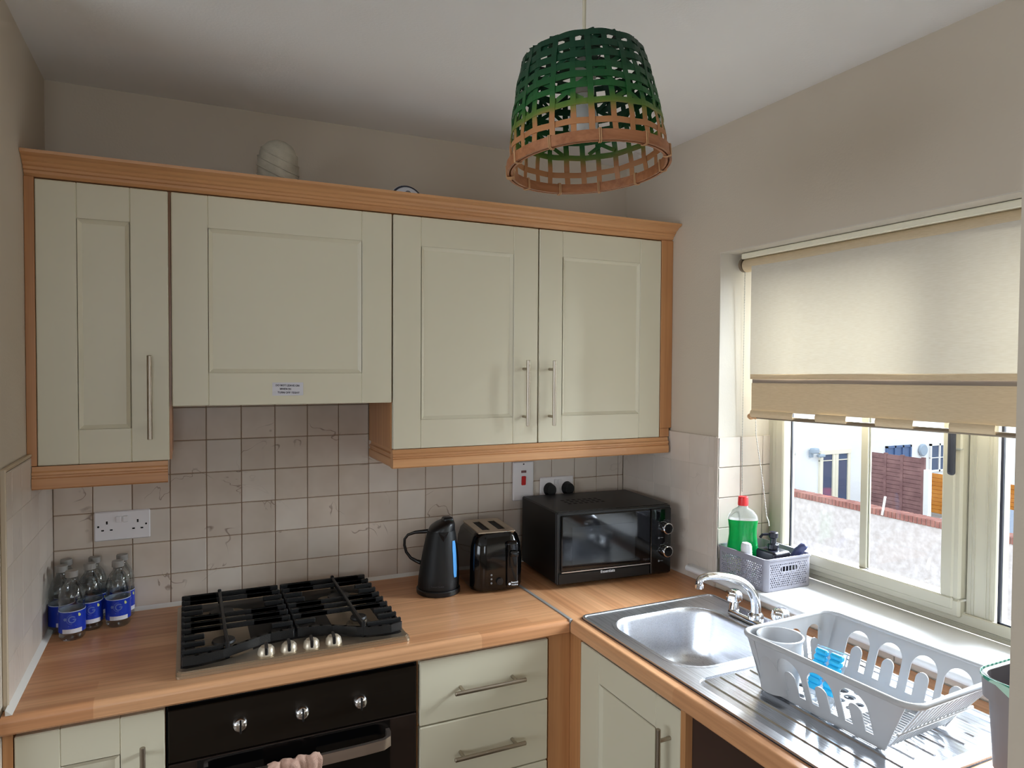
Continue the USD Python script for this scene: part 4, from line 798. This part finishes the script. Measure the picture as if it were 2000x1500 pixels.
# washing-up liquid
dsx, dsy = 2.008, -.6165
ds = Thing('dish_soap', 'tall bottle of green washing-up liquid with a red cap in the basket', 'dish soap bottle', (dsx, dsy, .0535))
def dl(w, d_, z, r_=.5):
    P = np.array([(d_*math.cos(a)*(abs(math.cos(a))**-.25 if abs(math.cos(a)) > 1e-3 else 1)*.92, w*math.sin(a)*(abs(math.sin(a))**-.25 if abs(math.sin(a)) > 1e-3 else 1)*.92, z) for a in np.arange(40)*2*PI/40])
    c_, s_ = math.cos(.92), math.sin(.92); P[:, 0], P[:, 1] = dsx+c_*P[:, 0]-s_*P[:, 1], dsy+s_*P[:, 0]+c_*P[:, 1]; return P
lv = [(.051, .027, .054), (.054, .029, .058), (.054, .029, .13), (.052, .0285, .16), (.0475, .027, .19), (.048, .027, .212), (.052, .027, .240)]
ds.add('liquid', shell([dl(w, q, z) for w, q, z in lv], cap_first=True, cap_last=True), 'soap_green', smooth=40, label='bottle body full of green liquid')
ds.add('shoulder', shell([dl(.052, .027, .2402), dl(.049, .026, .254), dl(.036, .023, .270), dl(.018, .016, .280), dl(.0155, .0145, .2865)], cap_first=True), 'clear_plastic', smooth=40, label='clear empty shoulder above the liquid')
ds.add('cap', lathe([(0, .287), (.0165, .287), (.0170, .292), (.0160, .313), (.0148, .316), (.006, .3165), (0, .3165)], 28, (dsx, dsy, 0)), 'cap_red', smooth=30, label='red flip cap')
ds.add('label', shell([dl(.0546, .0294, .075), dl(.0546, .0294, .118)], cap_last=False), 'label_yellow', smooth=40)
wbx, wby = 1.968, -.676
wb_ = Thing('white_bottle', 'small white rounded bottle in the basket in front of the green liquid', 'bottle', (wbx, wby, .0535))
wr_ = [np.array([(wbx+q*.62*math.cos(a), wby+q*math.sin(a), z) for a in np.arange(32)*2*PI/32]) for q, z in ((.020, .054), (.0215, .057), (.0215, .150), (.0215, .1505), (.0205, .152), (.0205, .153), (.0213, .1545), (.0205, .170), (.0165, .179), (.008, .1815))]
wb_.add('bottle', shell(wr_, cap_first=True), 'white_plastic', smooth=35)
sdx, sdy = 2.052, -.706
sd = Thing('soap_dispenser', 'dark square soap dispenser with a pump in the basket', 'soap dispenser', (sdx, sdy, .0535))
sd.add('bottle', rbox(sdx-.036, sdx+.036, sdy-.042, sdy+.042, .054, .158, .010, 14), 'pump_black', smooth=40)
sd.add('collar', cyl(.0175, .158, .176, (sdx, sdy), 24, .002), 'pump_black', smooth=30)
sd.add('pump', [cyl(.0095, .176, .196, (sdx, sdy), 18), cyl(.0145, .194, .214, (sdx, sdy), 22, .003), tube([(sdx-.010, sdy+.006, .206), (sdx-.030, sdy+.016, .205), (sdx-.037, sdy+.020, .194)], .0042, 10)], 'pump_black', smooth=35)
br = Thing('dish_brush', 'dark blue brush handle sticking out of the basket', 'brush', (2.098, -.730, .0535))
br.add('handle', tube([(2.086, -.700, .06), (2.096, -.728, .11), (2.106, -.756, .158), (2.112, -.773, .176), (2.1145, -.780, .181)], [.006, .010, .013, .0125, .008], 14), 'brush_blue', smooth=60)

# ------------------------------------------------------------------ food caddy at the right
fc = Thing('food_caddy', 'grey plastic food waste caddy at the end of the sink', 'caddy', (1.745, -1.665, .0008))
fr = lambda dx, dy, r_, z: loop(1.745-dx, 1.745+dx, -1.665-dy, -1.665+dy, r_, z, 7)
fc.add('tub', shell([fr(.094, .078, .040, .148), fr(.103, .088, .045, .149), fr(.105, .090, .046, .187), fr(.101, .086, .043, .190), fr(.097, .082, .040, .187), fr(.088, .072, .036, .02)], cap_last=True), 'caddy_grey', smooth=35)
fc.add('tub', shell([fr(.094, .078, .040, .1485), fr(.090, .074, .038, .12), fr(.078, .062, .034, .004), fr(.07, .055, .03, .001)], cap_last=True), 'caddy_grey', smooth=35)
bag = []
for i, p_ in enumerate(fr(.1062, .0912, .0465, 0)):
    ang = math.atan2(p_[1]+1.665, p_[0]-1.745); a_ = (math.degrees(ang)+360) % 360
    drop = np.interp(a_, [0, 140, 160, 176, 190, 204, 218, 240, 265, 310, 360], [.03, .005, .008, .022, .040, .062, .075, .085, .09, .06, .03])
    bag.append([(p_[0], p_[1], .1905-f*drop) for f in (0, .33, .66, 1)])
bag.append(bag[0]); fc.add('liner_bag', slab(np.array(bag), .0008), 'bag_leaf', smooth=40, label='pale liner bag printed with green leaves folded over the rim')
fc.add('inside', shell([fr(.0965, .0815, .040, .186), fr(.087, .071, .036, .03), fr(.05, .04, .02, .028)], cap_last=True), 'caddy_dark')

# ------------------------------------------------------------------ roller blind
rb = Thing('roller_blind', 'cream roller blind half lowered over the kitchen window', 'blind', (2.055, -1.14, 1.09))
BXp = 2.050; by_l, by_r = -.622, -1.728
rb.add('roller', [moved(turned(cyl(.0215, 0, 1.15, n=28), (1, 0, 0), 90), BXp-.006, -.580, 1.0795)], 'blind_hem', smooth=40, label='rolled up fabric at the top')
rb.add('head_rail', box(BXp-.030, BXp+.02, -1.735, -.578, 1.1000, 1.1185, .003), 'blind_rail')
rb.add('bracket', [moved(turned(cyl(.024, 0, .010, n=24), (1, 0, 0), 90), BXp-.006, -.566, 1.083), box(BXp-.004, BXp+.022, -.576, -.566, 1.09, 1.1215)], 'blind_bracket')
tilt = lambda y: (by_l-y)*.0155
def fab(z1f, z0f, y0, y1, x, th=.0007, bulge=0):
    ys = np.linspace(y0, y1, 26); g = np.zeros((26, 10, 3))
    for i, y in enumerate(ys):
        for j, f in enumerate(np.linspace(0, 1, 10)):
            g[i, j] = (x+bulge*math.sin(f*PI)+.0004*math.sin(y*14+f*2), y, lerp(z1f(y), z0f(y), f))
    return slab(g, th)
rb.add('fabric', fab(lambda y: 1.080, lambda y: .7185+tilt(y), by_l, by_r, BXp-.0255), 'blind_fabric', smooth=40)
rb.add('hem', fab(lambda y: .7195+tilt(y), lambda y: .7030+tilt(y), by_l, by_r, BXp-.021, .007), 'blind_hem', smooth=40, label='stiffened tan hem with its bar')
rb.add('weight_bar', fab(lambda y: .7035+tilt(y), lambda y: .6890+tilt(y), by_l, by_r, BXp-.012, .006), 'blind_shadow', smooth=40, label='greyish strip painted as the shadow line between hem and valance')  # grey strip stands for the shadow line below the hem
rb.add('valance', fab(lambda y: .690+tilt(y), lambda y: .5985+tilt(y), by_l, by_r, BXp-.017, .0012), 'blind_hem', smooth=40, label='tan valance below the hem')
edges = [-.622, -.797, -.881, -.987, -1.079, -1.186, -1.279, -1.3853, -1.482, -1.590, -1.690, -1.728]
for k in range(0, len(edges)-1, 2): rb.add('pole_loop', fab(lambda y: .600+tilt(y), lambda y: .578+tilt(y), edges[k], edges[k+1], BXp-.020, .0012, bulge=-.003), 'blind_hem', smooth=40)
pl = [(BXp-.0125, y, .579+tilt(y)) for y in (-.628, -1.725)]
rb.add('pole', tube(pl, .0062, 12), 'blind_bracket', label='thin pole through the loops')
rb.add('finial', moved(turned(lathe([(0, -.012), (.008, -.011), (.011, -.004), (.010, .003), (.006, .006), (.0075, .010), (.0085, .018), (.0065, .026), (0, .027)], 20), (1, 0, 0), 90), BXp-.0125, -.618, .5792), 'finial_wood', smooth=40, label='turned wooden knob at the end of the pole')
ch = rb.node('chain')
for P in ([(BXp, -.566, 1.068), (BXp+.004, -.5615, .80), (BXp+.008, -.5565, .50), (BXp+.012, -.5555, .32)], [(BXp+.006, -.603, 1.065), (BXp+.008, -.608, .80), (BXp+.012, -.614, .52), (BXp+.02, -.640, .36), (BXp+.024, -.655, .25)]):
    P = np.array(P); rb.add('cord', tube(P, .0011, 6), 'lamp_plastic', parent=ch)
    dd = np.r_[0, np.cumsum(np.linalg.norm(np.diff(P, axis=0), axis=1))]; n = int(dd[-1]/.009); s_ = np.linspace(0, dd[-1], n); Q = np.stack([np.interp(s_, dd, P[:, k]) for k in range(3)], 1)
    b0 = trimesh.creation.icosphere(1, .0021); rb.add('bead', cat(*[moved(b0, *q) for q in Q]), 'lamp_plastic', parent=ch, kind='stuff')
rb.add('chain_hook', tube([(BXp+.024, -.655, .25), (BXp+.026, -.662, .235), (BXp+.024, -.666, .222)], .002, 8), 'lamp_plastic', parent=ch)

# ------------------------------------------------------------------ pendant lamp with the woven shade
LC = np.array((1.0166, -1.25, 1.1064)); LN = np.array((-.0328, .0710, 1.)); LN /= np.linalg.norm(LN)
r0_, r1_, lh = .1440, .1115, .1965
pt = Thing('pendant_lamp', 'woven bamboo pendant lampshade dipped in dark green paint hanging from the ceiling', 'pendant lamp', tuple(LC))
rx = math.degrees(math.atan2(-LN[1], LN[2])); ry = math.degrees(math.asin(LN[0]))
sh = pt.node('shade', rotate=(rx, ry, 0))
def loc(name, mesh, mt, **k): return pt.add(name, mesh, mt, parent=sh, world=False, **k)
rad = lambda z: lerp(r0_, r1_, z/lh) + .006*math.sin(PI*z/lh)
lr = random.Random(11); NS = 26
for k in range(NS):
    a = 2*PI*(k+.5)/NS + lr.uniform(-.02, .02); zz = np.linspace(.001, lh, 16); ph = k % 2
    rr_ = np.array([rad(z)+.0012*math.sin(z/lh*7*PI+ph*PI) for z in zz]); A = a+np.linspace(0, lr.uniform(-.03, .03), 16)
    P = np.stack([rr_*np.cos(A), rr_*np.sin(A), zz], 1); N = np.stack([np.cos(A), np.sin(A), np.full(16, .15)], 1); N /= np.linalg.norm(N, axis=1, keepdims=True)
    loc('upright', strip(P, N, .0100+lr.uniform(-.0008, .0008), .0012), 'bamboo_dipped')
for z, wv in ((.034, .0105), (.066, .0105), (.092, .0105), (.112, .0118), (.133, .0115), (.153, .0122), (.172, .012), (.1905, .0105)):
    A = np.linspace(0, 2*PI, 105); zz = z+.002*np.sin(A*2+z*60)+lr.uniform(-.001, .001)
    rr_ = np.array([rad(z)+.0013*math.sin(a*NS/2) for a in A]); P = np.stack([rr_*np.cos(A), rr_*np.sin(A), zz], 1); N = np.stack([np.cos(A), np.sin(A), np.full(105, .15)], 1); N /= np.linalg.norm(N, axis=1, keepdims=True)
    loc('band', strip(P, N, wv, .0012), 'bamboo_dipped')
for k in range(16):                      # slanting strands inside the green part
    a0_ = 2*PI*k/16+.2; sg_ = 1 if k % 2 else -1; t_ = np.linspace(0, 1, 16); A = a0_+sg_*t_*1.5; zz = .070+t_*.122
    rr_ = np.array([rad(z)-.0035 for z in zz]); P = np.stack([rr_*np.cos(A), rr_*np.sin(A), zz], 1); N = np.stack([np.cos(A), np.sin(A), np.zeros(16)], 1); loc('slanting_strand', strip(P, N, .0075, .0011), 'bamboo_dipped')
for d_ in range(3):                      # crossing strips of the basket's closed top
    for k in (-3, -2, -1, 0, 1, 2, 3):
        off = k*.0275+.006; 
        if abs(off) > r1_*.93: continue
        hl = math.sqrt((r1_-.004)**2-off**2); s_ = np.linspace(-hl, hl, 10); an = PI/3*d_+.1; ca, sa = math.cos(an), math.sin(an)
        P = np.stack([s_*ca-off*sa, s_*sa+off*ca, lh+.001+.0012*d_+.0006*np.sin(s_*60)], 1); loc('top_strand', strip(P, np.tile([0, 0, 1.], (10, 1)), .0098, .001), 'bamboo_dipped')
A = np.linspace(0, 2*PI, 72, endpoint=False)
for rr_, nm in ((r0_+.0035, 'rim'), (r0_-.0035, 'rim')):
    P = np.stack([rr_*np.cos(A), rr_*np.sin(A), np.full(72, .004)], 1); P = np.vstack([P, P[:1]]); N = np.vstack([np.stack([np.cos(A), np.sin(A), np.zeros(72)], 1), [(1, 0, 0)]]); loc(nm, strip(P, N, .0175, .0042), 'bamboo_rim', smooth=40)
for k in range(11):
    a = 2*PI*k/11+.30
    for q in ((-.006, .006) if k != 4 else (-.03, -.018, -.006, .006, .018, .03)):
        an = a+q*1.6; c_, s_ = math.cos(an), math.sin(an); lo, hi = -.0062, .0142; P = [((r0_+e)*c_, (r0_+e)*s_, z) for e, z in ((-.0066, hi), (-.0066, lo), (0, lo-.0012), (.0066, lo), (.0066, hi), (0, hi+.001), (-.0066, hi))]
        loc('lashing', tube(P, .0011, 5), 'lash')
axis_top = LC + LN*(lh*.62)
hx, hyy = LC[0]+LN[0]*.15, LC[1]+LN[1]*.15
pt.add('cord', tube([(hx, hyy, ZC-.018), (hx, hyy, 1.308)], .0033, 10), 'cord')
pt.add('ceiling_rose', lathe([(0, ZC-.0005), (.040, ZC-.0005), (.038, ZC-.012), (.02, ZC-.022), (0, ZC-.023)], 30, (hx, hyy, 0)), 'lamp_plastic', smooth=40)
pt.add('lamp_holder', lathe([(0, 1.276), (.008, 1.275), (.0165, 1.266), (.0195, 1.255), (.0195, 1.240), (.0225, 1.238), (.0225, 1.228), (.0195, 1.226), (.0195, 1.205), (0, 1.204)], 28, (hx, hyy, .036)), 'lamp_plastic', smooth=30)
pt.add('bulb', lathe([(0, 1.204), (.015, 1.204), (.016, 1.190), (.024, 1.172), (.0275, 1.155), (.0265, 1.142), (.021, 1.131), (.011, 1.125), (0, 1.1235)], 28, (hx, hyy, .036)), 'bulb_glass', smooth=50)
for k in range(3):
    a = 2*PI*k/3+.5; T = LC+LN*lh; e = T+np.array((r1_*math.cos(a), r1_*math.sin(a), 0)); pt.add('spider_arm', tube([(hx+.018*math.cos(a), hyy+.018*math.sin(a), 1.272), tuple(lerp(np.array((hx, hyy, 1.276)), e, .6)), tuple(e)], .0016, 6), 'black_satin')

# ------------------------------------------------------------------ things on top of the cabinets
ZT = 1.2545
tw = Thing('twine_roll', 'pale wrapped bundle with a domed top standing on the wall cabinets', 'bundle', (.596, -.20, 1.2005))
rows = []
for i in range(40):
    f = i/39; z = f*.195; base_r = .057*math.sqrt(max(0, 1-max(0, (z-.118)/.0785)**2.6)); row = []
    for k in range(56):
        a = 2*PI*k/56; ph = (z+.030*math.cos(a+.7)*(1 if z < .19 else 0))/.030; rr_ = max(.0015, base_r*(1+.075*((ph % 1)-.5)))
        row.append((.596+rr_*math.cos(a), -.20+rr_*math.sin(a), 1.2008+z))
    rows.append(np.array(row))
tw.add('wrapping', shell(rows, cap_first=True), 'twine', smooth=45)
for k in range(5):
    zc_ = .045+.026*k; A = np.linspace(0, 2*PI, 50); P = []
    for a in A:
        z = zc_-.030*math.cos(a+.7); q = .057*math.sqrt(max(.02, 1-max(0, (z-.118)/.0785)**2.6))*1.02; P.append((.596+q*math.cos(a), -.20+q*math.sin(a), 1.2008+max(.003, z)))
    tw.add('band', tube(P, .0022, 6), 'twine', smooth=60)
al = Thing('smoke_alarm', 'round white smoke alarm with a dark ring propped on edge on the wall cabinets', 'smoke alarm', (.985, -.20, 1.2005))
al_m = lambda m: moved(turned(m, (1, 0, 0), 78), .985, -.20, 1.2575)
al.add('body', al_m(lathe([(0, -.018), (.054, -.018), (.056, -.012), (.056, .004), (.0545, .006), (0, .006)], 40)), 'alarm_white', smooth=35); al.add('ring', al_m(lathe([(.047, .0055), (.0535, .0055), (.0535, .009), (.047, .009), (.047, .0055)], 40)), 'alarm_line', smooth=30)
al.add('cover', al_m(lathe([(0, .006), (.047, .006), (.0465, .013), (.042, .019), (.030, .022), (0, .0225)], 40)), 'alarm_white', smooth=40); al.add('button', al_m(cyl(.010, .022, .0255, (.0, .02), 18, .001)), 'print_grey')

# ------------------------------------------------------------------ outside: the kitchen is one floor above the gardens
GZ = -4.15
single('ground', box(2.6, 60, -25, 45, GZ-.2, GZ), 'ground_grey', 'pale grey paved ground of the gardens below the window', 'ground', kind='structure')
bwl = Thing('garden_wall', 'pale pebbledashed garden wall with a red brick coping outside the window', 'wall', (12.1, 6, GZ))
bwl.add('wall', box(12.0, 12.22, -14, 13.9, GZ, -2.0), 'pebbledash')
n_b = 270; bwl.add('coping_mortar', box(11.985, 12.235, -14, 13.9, -2.0, -1.885), 'mortar')
near = []
for k in range(n_b):
    y = -7.85+k*.0805; zj = rnd.uniform(-.004, .004)
    near.append(box(11.97, 12.25, y, y+.069, -1.995, -1.878+zj, .006))
bwl.add('coping_brick', cat(*near), 'coping_brick', kind='stuff')
hs = Thing('house', 'white rendered house across the gardens with cream french doors', 'house', (24, 17, GZ))
hs.add('wall', box(14.5, 42, 14.0, 20, GZ, 2.2), 'render_white'); hs.add('roof', prism([(13.8, 2.0), (17, 4.6), (20.2, 2.0)], 'x', 14.2, 42.3), 'roof_felt')
def far_window(x0, x1, z0, z1, frame, cols, rows_, glass='far_glass', name='window', fw_=.07):
    f = hs.add(name, [box(x0, x1, 13.93, 14.0, z0, z0+fw_), box(x0, x1, 13.93, 14.0, z1-fw_, z1), *[box(x0+(x1-x0-fw_)*k/cols, x0+(x1-x0-fw_)*k/cols+fw_, 13.93, 14.0, z0, z1) for k in range(cols+1)], *[box(x0, x1, 13.95, 13.99, z0+(z1-z0)*k/rows_-.015, z0+(z1-z0)*k/rows_+.015) for k in range(1, rows_)]], frame)
    for k in range(cols): hs.add('pane', box(x0+(x1-x0-fw_)*k/cols+fw_, x0+(x1-x0-fw_)*(k+1)/cols, 13.97, 13.985, z0+fw_, z1-fw_), glass, parent=f)
fd = hs.add('french_door', [box(19.25, 20.68, 13.9, 14.0, -2.14, -2.0), *[box(x, x+.13, 13.92, 14.0, GZ, -2.1) for x in (19.25, 19.83, 19.97, 20.55)], box(19.25, 20.68, 13.92, 14.0, GZ, GZ+.25), box(19.25, 20.68, 13.94, 14.0, -2.36, -2.33)], 'far_frame', label='cream french doors')
for x0, x1 in ((19.38, 19.83), (20.10, 20.55)): hs.add('pane', box(x0, x1, 13.96, 13.975, GZ+.25, -2.14), 'far_glass', parent=fd)
far_window(22.50, 23.82, -3.3, -2.0, 'far_blue', 3, 1, 'far_blue'); far_window(24.87, 26.9, -3.05, -2.02, 'post_white', 4, 2); far_window(16.7, 18.12, -3.3, -2.03, 'post_white', 2, 1)
hs.add('flood_light', [rbox(18.72, 18.98, 13.70, 13.92, -2.06, -1.88, .05, 10), box(18.8, 18.9, 13.9, 14.0, -2.2, -1.95), rbox(19.02, 19.30, 13.75, 13.9, -2.20, -2.10, .03, 8)], 'fitting_grey', label='grey security light above the doors'); hs.add('round_lamp', moved(turned(cyl(.22, 0, .10, n=24, b=.03), (1, 0, 0), 90), 24.45, 13.99, -2.22), 'fitting_grey')
def fence(name, label, x, ys, z1, m_, slat, post=True):
    f = Thing(name, label, 'fence', (x, (ys[0]+ys[-1])/2, GZ))
    for a, b in zip(ys[:-1], ys[1:]):
        pn = f.add('fence_panel', box(x+.01, x+.03, a+.04, b-.04, GZ+.05, z1), m_)
        f.add('slats', [box(x-.008, x+.01, a+.04, b-.04, z, z+slat*.86, .004) for z in np.arange(GZ+.06, z1-slat*.5, slat)], m_, parent=pn, kind='stuff')
    for y in ys: f.add('fence_post', box(x-.02, x+.06, y-.045, y+.045, GZ, z1+.03), m_)
    return f
fence('garden_fence', 'tall red-brown slatted garden fence beyond the garden wall', 19.0, (10.25, 10.88, 11.40, 12.0), -1.79, 'fence_brown', .12)
fence('garden_fence', 'lower bright orange garden fence right of the red-brown fence', 23.0, (8.6, 10.0, 11.9, 13.6), -2.78, 'fence_orange', .13)
fence('garden_fence', 'pale blue slatted fence behind the orange fence at the far right', 26.0, (7.0, 9.4, 11.2), -2.1, 'fence_pale', .2)
single('white_post', box(18.9, 19.05, 10.02, 10.16, GZ, -2.08), 'post_white', 'white post at the near end of the red-brown fence', 'post')
sd2 = Thing('garden_shed', 'low shed with a flat grey felt roof behind the garden wall', 'shed', (15, 5.5, GZ))
sd2.add('wall', box(13.3, 16.4, 3.2, 6.9, GZ, -2.75), 'fence_brown')
sd2.add('roof', prism([(13.1, -2.78), (16.6, -2.38), (16.6, -2.33), (13.1, -2.72)], 'y', 3.0, 7.2), 'roof_felt')
single('stick', turned(box(11.94, 11.965, 6.22, 6.255, -1.98, -1.62), (1, 0, 0), 9, (12, 6.2, -1.9)), 'post_white', 'pale broken stick leaning on the garden wall coping', 'stick')
